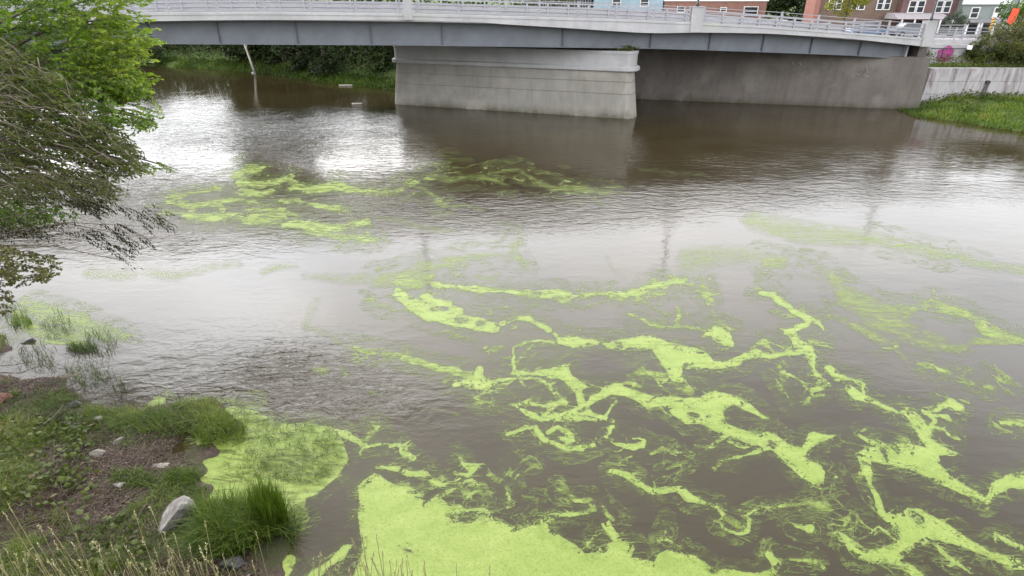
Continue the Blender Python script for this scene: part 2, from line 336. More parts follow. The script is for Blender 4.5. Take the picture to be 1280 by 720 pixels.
# ------------------------------------------------------------------ the algae, traced as strokes and mats in survey pixels and laid on the water as one real sheet
SOFT = 1.0
STK = [  # (cover, [(x, y, half width), ...])
 (1,[(420,540,4),(445,548,3),(460,558,3),(485,556,1.5)]),(.9,[(455,552,3),(468,540,3),(476,532,2),(465,530,1)]),
 (1,[(487,560,4),(500,556,3),(505,565,3),(520,572,2)]),(1,[(478,585,2),(500,585,4),(515,590,5),(535,590,4),(543,600,3),(552,605,4),(565,605,2),(575,598,1.5)]),
 (1,[(570,568,1),(578,580,3),(588,585,6),(596,583,3),(585,595,3),(570,592,1.5)]),(1,[(540,625,2),(560,615,3),(580,605,2),(590,600,1.5),(600,612,1.5)]),
 (.9,[(585,622,1.5),(600,612,2),(607,610,1)]),(.9,[(610,595,1),(620,600,1.5),(624,607,1)]),(1,[(632,610,2),(636,625,3),(634,635,2)]),
 (1,[(440,680,1),(430,687,5),(425,695,6),(410,705,5),(395,716,7),(385,730,8)]),(1,[(360,703,8),(350,718,9)]),(.9,[(377,635,3),(380,648,5),(374,660,2)]),
 (.45,[(460,490,2),(475,497,1.5)]),(.4,[(445,515,1.5),(470,512,1.5)]),(.5,[(530,510,1),(550,512,2),(575,520,1.5)]),
 (.5,[(380,408,3),(417,421,5),(444,439,4)]),(.85,[(444,436,4),(481,442,4),(522,452,5),(552,461,4),(582,467,5),(590,470,6)]),
 (1,[(568,478,5),(596,476,7),(612,479,5)]),(1,[(598,462,4),(600,472,6)]),(1,[(616,477,2),(646,472,2),(672,474,2),(687,484,3),(695,495,3),(706,504,3)]),(1,[(684,504,3),(703,503,3)]),
 (.9,[(635,484,1),(609,489,2),(596,497,3),(601,504,2),(620,506,2)]),(1,[(648,468,2),(642,461,2),(643,450,2),(642,435,2),(657,427,2),(675,424,1.5),(691,430,2)]),
 (.9,[(657,446,1.5),(648,452,1.5)]),(.9,[(604,435,2),(620,438,3),(632,434,1.5)]),(.9,[(660,438,1.5),(667,430,1.5)]),
 (1,[(640,465,2),(665,468,3),(690,468,8),(705,465,8),(715,478,6),(723,490,6),(728,502,6),(735,512,5)]),
 (1,[(645,508,3),(660,505,3),(690,508,2),(680,518,3),(710,518,5),(730,515,8),(742,520,4),(765,526,2)]),(1,[(735,508,5),(745,498,5),(758,490,6),(775,485,7)]),
 (1,[(647,509,2),(660,518,3),(680,523,3),(710,524,3),(745,527,2)]),(.9,[(750,527,1),(760,515,1.3),(768,503,2)]),
 (1,[(995,562,4),(1006,566,5),(1011,556,7),(1020,547,7),(1035,548,4),(1050,545,1)]),(1,[(913,553,2),(930,560,3),(945,550,4)]),(1,[(897,575,1),(920,573,2.5),(945,565,3),(962,558,3),(975,560,4)]),
 (1,[(895,553,3),(915,545,3),(935,552,3),(960,555,6)]),(1,[(880,561,1),(893,556,3.5),(897,552,1)]),
 (1,[(925,450,5),(945,442,5),(962,447,4),(985,442,4),(1000,436,5)]),(.9,[(957,427,1.5),(972,432,2),(990,438,2)]),(.9,[(942,437,2),(950,430,1.5),(962,432,1.5)]),
 (1,[(950,366,3),(963,368,4),(978,380,4),(991,390,4),(1008,398,4),(1024,404,3),(1027,411,2)]),(1,[(984,415,3),(992,410,4),(1003,405,3),(1012,402,2)]),
 (1,[(988,414,5),(997,427,6),(1008,436,7),(1013,447,6),(1015,460,3),(1022,475,4),(1035,482,3)]),(.9,[(1010,425,3),(1025,428,1.5),(1032,431,1)]),
 (.9,[(985,468,1),(1000,478,2),(1015,488,4),(1026,484,5)]),(.9,[(972,476,1.5),(980,490,1),(987,506,1.3)]),(.8,[(1000,505,1),(1012,496,2),(1020,480,1.5)]),(.9,[(1005,480,2),(1018,482,3)]),(.7,[(960,462,.8),(975,468,.8),(985,470,.8)]),
 (1,[(1036,460,5),(1044,470,5),(1065,474,2),(1078,480,2),(1077,490,2)]),(1,[(1060,484,5),(1068,494,6),(1090,500,3),(1105,508,3),(1120,516,2.5),(1132,515,3)]),(.9,[(1062,477,2),(1058,484,3)]),
 (1,[(1135,518,7),(1150,530,9),(1160,540,6),(1172,527,3),(1160,515,5),(1178,508,5),(1186,503,6),(1200,509,4)]),(1,[(1172,535,3),(1184,538,3),(1190,545,2.5)]),(1,[(1165,520,3),(1185,522,3),(1192,528,2)]),
 (1,[(1145,533,3),(1160,550,6),(1172,562,8),(1186,566,4),(1197,567,1)]),(1,[(1080,570,7),(1085,590,7),(1088,600,3)]),
 (1,[(1085,567,7),(1110,571,12),(1140,575,12),(1165,588,11),(1180,600,8),(1200,610,6),(1225,622,4),(1234,629,4),(1245,612,7),(1262,602,11),(1300,600,12)]),
 (1,[(1074,545,1),(1090,552,3),(1112,560,6),(1140,560,5),(1165,570,8)]),(1,[(1085,600,2),(1095,620,4),(1103,640,4),(1115,655,4),(1130,665,7)]),
 (1,[(1163,674,2),(1178,690,3),(1195,703,2),(1213,716,1)]),(1,[(1120,708,4),(1140,715,5),(1150,724,5)]),(.9,[(1112,645,1.5),(1120,635,1.5),(1130,640,1.5),(1125,648,1)]),
 (1,[(1090,668,1),(1100,660,1.5),(1112,668,2),(1122,675,2)]),(.95,[(955,637,2),(985,632,2),(1010,631,2),(1025,634,5),(1040,640,2)]),(.6,[(1040,640,1.5),(1060,652,1),(1085,662,1),(1110,670,1)]),
 (.8,[(1038,605,.8),(1038,617,1),(1048,626,1),(1070,645,1),(1085,660,1),(1100,668,1)]),(1,[(985,654,1),(1000,659,4),(1012,660,5)]),(1,[(1244,680,2),(1246,671,3.5),(1262,680,4),(1290,690,4)]),
 (1,[(958,692,4),(970,705,6),(965,716,6)]),(.9,[(985,697,1),(1015,700,3)]),(.9,[(1250,527,2),(1270,530,4),(1300,528,3)]),(1,[(1043,596,2),(1045,596,2)]),
 (1,[(636,544,3),(660,535,3),(670,535,3),(680,550,4),(695,557,4),(712,564,3),(730,560,4),(742,555,2)]),(1,[(688,542,3),(699,535,3.5),(715,543,4),(720,551,3),(704,549,2)]),
 (1,[(765,533,3),(757,545,1.5),(770,555,2),(790,560,4),(802,558,3),(805,552,1.2),(790,550,1)]),(.85,[(812,568,1),(825,560,2),(845,567,1)]),(.7,[(833,588,1),(845,580,1),(858,577,1)]),
 (.85,[(772,582,1),(775,575,1),(788,572,1)]),(1,[(762,591,3),(785,597,5),(800,607,4.5),(815,615,4),(835,613,3),(850,612,4),(862,622,5),(875,627,3),(895,633,2),(903,642,2),(896,650,1),(905,662,2),(918,665,2),(932,660,3),(935,650,2.5),(928,645,1.5),(950,637,2),(960,635,2)]),
 (.6,[(905,645,5),(920,655,5)]),(.9,[(827,673,3),(835,675,2),(857,690,1)]),(.8,[(832,652,1),(830,668,1.5)]),(.9,[(698,610,3),(712,615,2),(720,623,3),(737,625,4),(743,635,3.5),(735,640,3),(700,645,2),(672,645,1)]),
 (.7,[(650,620,1),(665,623,2),(682,628,2)]),(.9,[(750,625,1),(760,640,2),(768,648,2.5)]),(.9,[(738,680,5),(745,672,2),(755,666,2),(768,675,2),(775,682,2)]),(.6,[(775,638,2),(781,642,2),(775,645,1)]),
 (.6,[(640,560,.8),(665,580,.8)]),(.8,[(640,600,1),(636,585,1)]),(.9,[(690,655,5),(695,647,3),(712,644,2)]),
 # the middle ropes
 (.55,[(470,350,9),(490,348,9),(510,340,9),(535,334,8),(560,328,8),(590,322,5),(620,320,4),(640,318,4)]),(.7,[(500,352,13),(520,352,13),(536,345,9)]),
 (1,[(497,366,7),(515,380,8),(530,388,10),(550,396,9),(572,402,9),(592,405,9),(616,410,7)]),(1,[(530,372,5),(555,380,5),(570,392,8)]),(.6,[(470,380,4),(492,383,3)]),
 (.9,[(540,355,5),(560,358,4),(600,363,4),(640,365,3.5),(670,369,5),(700,367,4.5),(718,372,4),(750,368,3),(780,369,4),(800,363,6),(820,358,5),(845,351,4),(858,350,3)]),
 (.9,[(795,375,3),(815,368,3),(828,366,3)]),(.9,[(773,375,2),(780,377,1)]),(1,[(622,408,3),(640,399,3),(660,399,4),(675,407,4),(690,415,3),(694,422,2)]),(.9,[(603,382,1),(620,385,2),(630,384,1.5)]),
 (.55,[(642,303,3),(647,322,6),(656,334,4)]),(.4,[(595,345,3),(612,352,5),(624,344,3)]),(.35,[(755,320,1.5),(765,335,1.5),(782,350,2)]),
 (.9,[(786,391,1.5),(805,398,2),(815,405,2),(835,410,2),(850,408,3),(880,412,2.5),(895,415,2)]),(.85,[(845,386,3),(852,395,4),(847,405,4)]),(1,[(893,410,4),(898,418,9),(908,424,8),(915,429,4)]),(.9,[(880,420,3),(890,415,4)]),
 (.65,[(880,350,4),(882,368,8),(887,380,3)]),(.85,[(885,380,1.5),(890,393,1.5),(905,408,1),(916,415,1)]),(.8,[(800,373,2),(815,385,1),(835,392,1)]),
 (.95,[(795,465,2),(815,466,3.5),(832,470,5)]),(.95,[(760,478,1),(790,480,2.5),(800,482,3)]),(.9,[(822,472,1.5),(830,484,1.5),(838,491,1.5)]),(.9,[(846,470,6),(852,482,6),(866,490,4)]),(.9,[(826,490,1),(822,500,1.5),(815,508,1)]),
 # pale drift to the right and left
 (.42,[(940,276,13),(1000,290,15),(1060,297,13),(1100,300,9)]),(.55,[(1100,300,8),(1140,310,7),(1175,318,8),(1190,320,5)]),(.45,[(1190,318,7),(1225,330,7),(1300,341,7)]),(.4,[(1215,312,2),(1235,318,2)]),
 (.55,[(955,325,12),(980,328,9)]),(.3,[(860,325,16),(905,318,14),(950,322,10)]),(.55,[(1010,325,2),(1030,335,5),(1042,350,8),(1055,366,12),(1080,382,15),(1105,394,15),(1135,392,11)]),(.75,[(1140,387,4),(1152,381,6),(1167,377,7),(1185,385,5),(1205,390,6),(1222,402,6)]),
 (.8,[(1225,405,7),(1240,418,11),(1260,430,13),(1300,445,13)]),(.55,[(1045,398,4),(1075,412,6),(1100,425,7),(1115,428,5)]),(.5,[(1080,400,6),(1130,420,9),(1165,433,8),(1205,437,9),(1240,426,10)]),
 (.5,[(1050,380,5),(1090,402,8),(1140,412,8),(1180,425,5)]),(.4,[(1120,440,2),(1133,452,3)]),(.75,[(1145,455,2),(1165,459,4),(1190,470,4),(1220,480,3),(1240,484,3)]),(.7,[(1250,455,6),(1262,472,9),(1280,480,5)]),(.35,[(1000,345,2),(1040,352,3)]),
 (.45,[(325,342,4),(345,334,5),(370,332,4)]),(.4,[(380,345,4),(420,348,5),(470,348,8)]),(.3,[(392,375,3),(388,388,4),(385,402,4)]),(.4,[(185,340,5),(220,345,6),(260,336,5),(300,330,4)]),(.4,[(112,342,6),(145,342,7),(170,343,5)]),
 (.5,[(394,463,3),(403,464,7),(410,462,3)]),(.45,[(428,460,3),(434,468,5)]),(.7,[(30,378,9),(62,393,14),(92,402,15),(122,412,12),(160,424,7)]),(.7,[(20,395,9),(40,412,11),(70,425,13),(100,428,12)]),(.3,[(180,440,5),(205,448,4)]),(.3,[(198,470,3),(206,475,3)]),
 (.55,[(110,440,8),(120,460,7),(90,468,6)]),(.85,[(158,503,6),(175,502,9),(200,500,6)]),(.6,[(0,440,8),(30,450,8),(60,462,8)]),(.6,[(95,455,10),(130,470,8),(120,490,8)]),(.5,[(230,500,5),(290,503,5),(330,512,5)]),(.6,[(285,500,2),(320,506,3)]),(.7,[(95,488,4),(110,478,4)]),(.6,[(120,510,4),(140,508,5)]),
 # the broken mat upstream, near the bridge
 (.75,[(295,218,4),(308,213,5),(325,211,3)]),(.85,[(300,228,4),(330,230,3),(352,226,3),(362,223,4),(366,233,4),(385,237,4),(405,235,5),(425,232,5),(440,237,3),(470,240,1.5),(500,240,1.5)]),(.8,[(300,240,3),(325,243,3),(345,238,2)]),
 (.6,[(205,248,3),(225,245,3),(245,240,3),(272,235,3)]),(.7,[(215,252,2),(240,258,4),(262,252,3),(285,262,2)]),(.75,[(232,270,4),(265,272,4),(290,270,4),(312,275,5),(336,272,6),(352,267,5)]),(.7,[(358,280,4),(390,283,5),(430,285,4),(462,277,3)]),
 (.7,[(250,255,2),(290,250,2),(335,256,2),(370,250,2),(402,258,2),(435,264,2)]),(.55,[(190,262,2),(215,266,3),(240,268,2)]),(.6,[(310,262,2),(330,262,3),(370,268,2)]),
 (.6,[(385,290,4),(420,296,4),(470,300,3)]),(.5,[(458,242,3),(480,243,3),(500,238,3)]),(.55,[(562,200,3),(556,212,2),(530,218,2),(560,225,3),(600,220,3),(617,225,3),(632,232,2)]),(.6,[(610,217,1.5),(642,212,2.5),(652,215,2),(665,226,2),(690,235,4),(710,238,5),(730,235,3.5),(750,240,3),(766,241,2)]),
 (.5,[(495,230,1),(530,236,2),(542,248,2),(552,256,2)]),(.5,[(560,258,2),(582,256,2),(604,263,2)]),(.35,[(698,208,1.5),(712,210,1.5)]),(.35,[(545,201,1.5),(590,201,1.5)]),(.4,[(640,226,1.5),(668,232,2)]),(.3,[(800,212,1),(840,216,1.5),(880,218,1)]),(.3,[(470,270,2),(530,285,3),(570,290,3)]),(.25,[(620,275,3),(650,285,4),(640,300,3)]),
]
STK = [(min(.94, d*1.3), [(x_, y_, w_*1.35) for x_, y_, w_ in p_]) if max(q[1] for q in p_) < 305 and min(q[0] for q in p_) < 520 else (d, p_) for d, p_ in STK]
POLY = [
 (1,[(480,597),(493,605),(513,606),(525,615),(533,628),(550,622),(560,632),(577,630),(583,636),(603,633),(613,640),(618,650),(640,657),(660,650),(688,647),(690,662),(707,673),(720,680),(733,693),(747,692),(755,682),(768,678),(758,667),(753,655),(763,650),(772,667),(790,677),(795,683),(790,697),(817,703),(822,692),(833,688),(867,693),(887,707),(907,710),(940,715),(962,710),(985,726),(985,750),(425,750),(443,710),(453,687),(452,667),(449,650),(447,613),(453,602),(467,594)]),
 (.95,[(262,520),(290,508),(320,512),(345,526),(395,528),(425,540),(433,560),(436,575),(425,592),(410,605),(392,620),(380,622),(378,640),(372,660),(330,665),(270,640),(244,612),(240,585),(246,560),(244,535)]),
 (1,[(692,422),(707,420),(730,424),(752,426),(775,424),(800,420),(812,420),(832,427),(853,432),(880,438),(893,449),(910,452),(923,446),(930,447),(927,457),(900,463),(873,462),(858,461),(852,468),(858,478),(871,489),(868,490),(852,484),(838,472),(831,460),(819,443),(817,438),(800,436),(773,438),(753,432),(717,435),(697,432)]),
 (1,[(750,492),(765,484),(780,483),(797,487),(815,495),(835,493),(850,495),(875,497),(893,489),(913,492),(932,500),(960,522),(955,524),(935,512),(917,505),(908,513),(907,528),(922,537),(945,541),(960,537),(970,541),(980,550),(996,560),(1010,575),(1025,580),(1031,592),(1029,606),(1016,607),(1000,597),(986,584),(972,568),(955,556),(930,552),(905,545),(893,540),(875,530),(855,530),(845,521),(832,510),(808,510),(790,500),(780,495)]),
 (1,[(596,458),(604,468),(622,479),(608,487),(583,485),(570,476),(586,474),(592,465)]),
 (1,[(1127,640),(1133,634),(1150,636),(1170,648),(1195,663),(1215,678),(1240,691),(1265,699),(1300,702),(1300,714),(1265,712),(1235,700),(1210,686),(1190,680),(1172,675),(1155,682),(1140,688),(1128,700),(1120,708),(1100,705),(1075,702),(1062,694),(1055,680),(1038,668),(1044,664),(1062,670),(1078,682),(1095,685),(1115,682),(1125,672),(1118,660),(1105,648)]),
 (1,[(687,462),(697,458),(711,457),(714,468),(730,478),(736,482),(724,492),(712,480),(695,474)]),
]
HOLE = [[(568,647,5),(590,646,7),(600,645,6)],[(632,649,4),(645,650,6)],[(512,615,2),(522,616,1.5)],[(520,622,1),(535,624,1.5)],
 [(556,368,8),(575,369,9),(590,373,7)],[(612,380,6),(640,383,7)],[(572,402,4),(582,402,3)],[(540,387,2),(556,386,3)],[(512,372,3),(520,371,3)],[(599,405,3),(604,404,3)],
 [(1103,563,1.5),(1110,571,2.5),(1112,576,2)],[(1078,579,2),(1095,582,1.5),(1125,590,1.2),(1158,598,1)],[(1138,642,4),(1149,650,6)],[(1046,670,2),(1055,678,2.5)],[(1095,595,6),(1115,600,5)],[(1072,672,4),(1085,676,4)],[(1116,668,4),(1122,664,4)],
 [(861,518,1.5),(872,520,2)],[(862,510,1),(866,510,1)],[(884,521,1.5),(888,520,1.5)],[(828,508,1),(834,511,1.5)],[(962,552,2),(966,556,4)],[(745,682,7),(757,686,6),(748,690,5)],[(925,556,3),(935,556,2)],[(700,540,2.5),(704,543,2)],
 [(655,510,2.5),(675,512,3)],[(725,515,1.5),(735,513,2)],[(893,424,1),(900,427,1.5)],[(505,688,2),(515,692,1)],[(1150,512,2),(1156,512,1)],[(240,247,4),(262,246,5)],[(255,262,3),(268,263,3)],[(322,250,4),(345,252,4)],[(280,276,2),(300,278,3)],[(1025,478,3),(1012,474,3)]]
def inpoly(px, py, P):
    r = np.zeros(px.shape, bool); j = len(P)-1
    for i in range(len(P)):
        (x1, y1), (x2, y2) = P[i], P[j]
        c = ((y1 > py) != (y2 > py)) & (px < (x2-x1)*(py-y1)/((y2-y1) or 1e-9)+x1); r ^= c; j = i
    return r
def strokefield(px, py, pts, pad):
    out_ = np.full(px.shape, -99.0); xs = [p[0] for p in pts]; ys = [p[1] for p in pts]; wm = max(p[2] for p in pts)+pad
    m = (px > min(xs)-wm)&(px < max(xs)+wm)&(py > min(ys)-wm)&(py < max(ys)+wm)
    if not m.any(): return out_, m
    qx, qy = px[m], py[m]; b = np.full(qx.shape, -99.0)
    for (ax, ay, aw), (bx, by, bw) in zip(pts[:-1], pts[1:]):
        dx, dy = bx-ax, by-ay; t = np.clip(((qx-ax)*dx+(qy-ay)*dy)/(dx*dx+dy*dy+1e-9), 0, 1)
        b = np.maximum(b, aw+(bw-aw)*t-np.hypot(qx-ax-t*dx, qy-ay-t*dy))
    out_[m] = b; return out_, m
def algae_zone(x0, x1, y0, y1, cx, cy):
    xs = np.arange(x0, x1+cx*.5, cx); ys = np.arange(y0, y1+cy*.5, cy); X, Y = np.meshgrid(xs, ys)
    # swirl the tracing by a small eddying displacement of the water itself
    s = np.clip(Y/20, .4, 2.2); ow = 3 if cx < .04 else 2 if cx < .08 else 1
    wx_ = X+s*(.14*fbm(X*1.0, Y*.9, 3, 31)+.09*fbm(X*3.2, Y*2.8, ow, 35)); wy_ = Y+s*(.16*fbm(X*1.0+9, Y*.9, 3, 41)+.12*fbm(X*3.2, Y*2.8+5, ow, 45))
    px, py = proj(wx_, wy_, np.zeros_like(X))
    F = np.full(X.shape, -99.0); D = np.zeros(X.shape); NR = np.full(X.shape, -99.0); DH = np.zeros(X.shape)
    for d, pts in STK:
        f, m = strokefield(px, py, pts, 16); up = f > F; D = np.where(up&(f > -98), d, D); F = np.maximum(F, f)
        if d > .5: NR = np.maximum(NR, f)
    for d, P in POLY:
        ins = inpoly(px, py, P); e_, m = strokefield(px, py, [(a, b, 0) for a, b in P+[P[0]]], 14)
        f = np.where(ins, np.where(e_ < -98, 15, -e_), e_); up = f > F; D = np.where(up&(f > -98), d, D); F = np.maximum(F, f); NR = np.maximum(NR, f)
    # thin filaments trailing near the denser strokes: crests of a stretched, folded noise
    q = fbm(X*1.2+1.9*fbm(X*.6, Y*.6, 3, 51), Y*1.2+1.9*fbm(X*.6+4, Y*.6, 3, 53), ow, 55); r1 = 1-np.abs(q)*9
    fil = np.where(NR > -15, r1*1.5-.45-np.clip(-NR, 0, 20)*.09, -99); F0 = F; F = np.maximum(F, np.minimum(fil, 1.6)); D = np.where((fil > F0)&(NR > -15), .8, D)
    # torn edges and small dark windows inside the ropes
    n = fbm(X*2.6, Y*2.2, ow+1, 61); q2 = fbm(X*1.5+.9*n, Y*1.2+.6*n, ow, 71)
    thin = np.where((F > 0)&(F < 10), 1.0, .35)
    F = F+thin*2.6*n
    holes = np.where((F0 > .5)&(F0 < 7.5)&(D < 1.01), (1-np.abs(q2)*6)*2.6-1.5, -99); F = np.where(holes > 0, np.minimum(F, -holes), F)
    for pts in HOLE:
        f, m = strokefield(px, py, pts, 8); F = np.where(m, np.minimum(F, -f), F)
    return xs, ys, X, Y, F, D, px, py, NR
AV, AF, AC, AD = [], [], [], []; base = 0
for z in ((-9, 13.2, 5.8, 14, .03, .03), (-16.5, 24, 14, 26, .06, .055), (-28, 40, 26, 48, .10, .10)):
    xs, ys, X, Y, F, D, px, py, NR = algae_zone(*z); nx = len(xs)
    if z[2] < 26:                                 # on land nothing floats
        land = h_near(X, Y) > .03
    else: land = X < -1e9
    inl = np.zeros(X.shape)
    cov = np.clip(np.where(NR > -13, np.maximum(F, np.minimum(NR, 0)), np.maximum(F, -20)), -14, 9); keep = (~land)&(cov > np.where(D > .5, -12.5, -1.9))
    i = np.arange((len(ys)-1)*nx).reshape(len(ys)-1, nx)[:, :-1].ravel(); K = keep.ravel()
    vis = (px > -60)&(px < 1345)&(py < 770); V_ = vis.ravel()
    q = np.stack([i, i+1, i+nx+1, i+nx], 1); q = q[(K[q].any(1))&(V_[q].all(1))]
    used, inv = np.unique(q, return_inverse=True); q = inv.reshape(-1, 4)
    AV.append(np.stack([X.ravel()[used], Y.ravel()[used], np.full(len(used), .006)], 1)); AF.append(q+base); AC.append(cov.ravel()[used]); AD.append(D.ravel()[used]); base += len(used)
def algae_mat(t):
    def mr(v, a, b, lo=0.0, hi=1.0, smooth=False):
        m = N(t, 'ShaderNodeMapRange', interpolation_type='SMOOTHSTEP' if smooth else 'LINEAR')
        for nm, q in (('From Min', a), ('From Max', b), ('To Min', lo), ('To Max', hi)): m.inputs[nm].default_value = q
        t.links.new(v, m.inputs['Value']); return m.outputs[0]
    mul = lambda x, y: math_(t, 'MULTIPLY', x, y); add = lambda x, y: math_(t, 'ADD', x, y); sub = lambda x, y: math_(t, 'SUBTRACT', x, y)
    cov = attr(t, 'cover'); den = attr(t, 'film_density')
    n_m = noise(t, 4.5, 6, .62, dist=1.2); n_f = noise(t, 22, 4, .65, dist=.6)
    e_ = add(cov, add(mul(sub(n_m, .5), 4.2), mul(sub(n_f, .5), 2.0)))
    hard = mr(e_, -.5, .7, smooth=True); soft = mr(e_, -2.6, 7)
    thinness = mr(den, .45, .85)
    core = add(mul(hard, thinness), mul(soft, sub(1.0, thinness)))
    st = mr(noise(t, 1.2, 7, .70, dist=1.3, stretch=(.8, 2.3, 1, R(-26))), .36, .60)
    film = mul(den, add(.22, mul(st, 1.0)))
    # closed scum where it is thick, pulled open in eddying slits elsewhere
    slit = mr(math_(t, 'ABSOLUTE', sub(noise(t, 2.1, 5, .62, dist=1.9, stretch=(.8, 1.5, 1, R(-20))), .5)), .004, .030)
    inner = mr(cov, 5.5, 8.5); slit = math_(t, 'MAXIMUM', slit, inner)
    thick = mul(math_(t, 'GREATER_THAN', den, .95), mr(slit, 0, 1, .25, .98))
    body_a = mul(core, math_(t, 'MAXIMUM', film, thick))
    # thin broken film and threads trailing round the mats
    prox = mul(mr(cov, -12.5, -.5, smooth=True), mr(den, .5, .9))
    wisp = mr(noise(t, 1.9, 7, .70, dist=2.2, stretch=(.7, 1.9, 1, R(-24))), .50, .66)
    thread = mr(math_(t, 'ABSOLUTE', sub(noise(t, 1.15, 4, .58, dist=2.0, stretch=(.8, 1.5, 1, R(-24))), .5)), .026, .006)
    patch = mr(noise(t, .6, 3, .6), .36, .5)
    halo = mul(mul(prox, patch), math_(t, 'MAXIMUM', mul(wisp, .75), mul(thread, .85)))
    halo2 = mul(mul(prox, prox), .10)
    al = math_(t, 'MAXIMUM', math_(t, 'MAXIMUM', body_a, halo), halo2); al.node.use_clamp = True
    v1 = noise(t, 1.3, 6, .65, dist=1.0, stretch=(1, 1.9, 1, R(-25)))
    body = ramp(t, v1, [(.28, (.150, .215, .030)), (.46, (.205, .275, .046)), (.60, (.232, .298, .060)), (.76, (.275, .325, .092))])
    c = mixc(t, mr(e_, -.5, 3.0), (.145, .190, .045), body)
    c = mixc(t, ramp(t, n_f, [(.36, .55), (.52, 0)]), c, (.09, .15, .012))
    c = mixc(t, ramp(t, noise(t, 60, 2, .5), [(.62, 0), (.75, .4)]), c, (.30, .36, .10))
    c = mixc(t, ramp(t, noise(t, .8, 5, .7, dist=.8), [(.60, 0), (.72, .5)]), c, (.10, .165, .020))
    p = pbsdf(t, c, .5, bump(t, n_f, .4, .012), spec=.35, Coat_Weight=.12, Coat_Roughness=.12, Coat_IOR=1.33)
    tr = N(t, 'ShaderNodeBsdfTransparent'); m = N(t, 'ShaderNodeMixShader')
    t.links.new(al, m.inputs[0]); t.links.new(tr.outputs[0], m.inputs[1]); t.links.new(p, m.inputs[2]); return m.outputs[0]
M['algae'] = mat('lime_green_algae', algae_mat)
o = link('algae_bloom', npmesh('algae', np.concatenate(AV), np.concatenate(AF), {'cover': np.concatenate(AC), 'film_density': np.concatenate(AD)}), M['algae'])
tag(o, 'bright lime green algae drifting in swirls and mats over the brown river', 'algae', kind='stuff')

# ------------------------------------------------------------------ the bridge
def onb(px, py, off=0.0):                          # survey pixel to a point on the bridge's front plane, moved off metres back from it
    return onplane(px, py, BA-BN*off, BN)
def sp(p): return (p-BA).dot(BD)                  # distance along the bridge
def bpt(s, off, z): q = BA+BD*s-BN*off; return (q.x, q.y, z)
def prof(pts, off=0.0):
    L = sorted([(sp(onb(x, y, off)), onb(x, y, off).z) for x, y in pts]); return [a for a, b in L], [b for a, b in L]
ftop = prof([(-260, 30), (0, 20), (165, 16), (320, 15), (505, 17), (640, 20.5), (800, 25), (865, 28), (960, 33), (1060, 40.5), (1172, 49)])
fbot = prof([(-260, 44), (0, 34), (165, 27), (250, 25.5), (320, 25), (505, 25), (600, 28), (640, 31), (700, 34.5), (760, 38.5), (800, 41), (825, 41.5), (865, 40.8), (910, 41), (960, 42), (1060, 48), (1172, 60)])
gbot = prof([(-260, 66), (0, 57), (200, 55), (490, 56.5), (640, 58.5), (800, 60.5), (875, 62.5), (960, 65.5), (1060, 69.3), (1145, 75)], 1.3)
zt = lambda s: float(np.interp(s, *ftop)); zb = lambda s: float(np.interp(s, *fbot)); zg = lambda s: float(np.interp(s, *gbot))
S0, S1 = sp(onb(-250, 40)), sp(onb(1170, 50)); W = 11.5
bridge = empty('road_bridge', 'grey girder road bridge with metal railings crossing the river on a concrete pier', 'bridge', (BA.x, BA.y, 0))
def bb(mb, name, m, smooth=False): 
    o = mb.build(name, m, bridge, smooth); o.matrix_parent_inverse = bridge.matrix_world.inverted() if False else o.matrix_parent_inverse
    o.location = (-BA.x, -BA.y, 0); return o
def strip(sv, sec, mb):                            # sweep a section (off, z) list along the bridge
    n = 0; vs = []
    for s in sv: q = sec(s); n = len(q); vs += [bpt(s, o_, z_) for o_, z_ in q]
    fs = [(i*n+k, i*n+(k+1) % n, i*n+n+(k+1) % n, i*n+n+k) for i in range(len(sv)-1) for k in range(n)]
    fs += [tuple(range(n)), tuple(range((len(sv)-1)*n, len(sv)*n))]
    mb.add(vs, fs)
sv = [S0+(S1-S0)*i/90 for i in range(91)]
# deck slab, with the curb strip standing a little back of the fascia
mb = MB(); strip(sv, lambda s: [(.06, zt(s)-.10), (.06, zt(s)-.5), (1.25, zt(s)-.62), (W-.1, zt(s)-.62), (W-.1, zt(s)-.10)], mb); deck = bb(mb, 'deck', M['pave'])
mb = MB(); strip(sv, lambda s: [(3.0, zt(s)-.20+.13), (3.0, zt(s)-.15), (W-2.4, zt(s)-.15), (W-2.4, zt(s)-.07)], mb); bb(mb, 'roadway', M['asphalt'])
joints = [S0]+[sp(onb(x, 30)) for x in (165, 506, 864, 1160)]+[S1]
for a, b in zip(joints[:-1], joints[1:]):
    if b-a < .2: continue
    m_ = MB(); ss = [a+.012+(b-a-.024)*i/24 for i in range(25)]
    strip(ss, lambda s: [(0, zt(s)-.16), (0, zb(s)), (.32, zb(s)), (.32, zt(s)-.05)], m_); f = bb(m_, 'fascia', M['fascia'])
    m_ = MB(); strip(ss, lambda s: [(-.05, zt(s)), (-.05, zt(s)-.155), (.42, zt(s)-.155), (.42, zt(s))], m_); bb(m_, 'coping', M['fascia'])
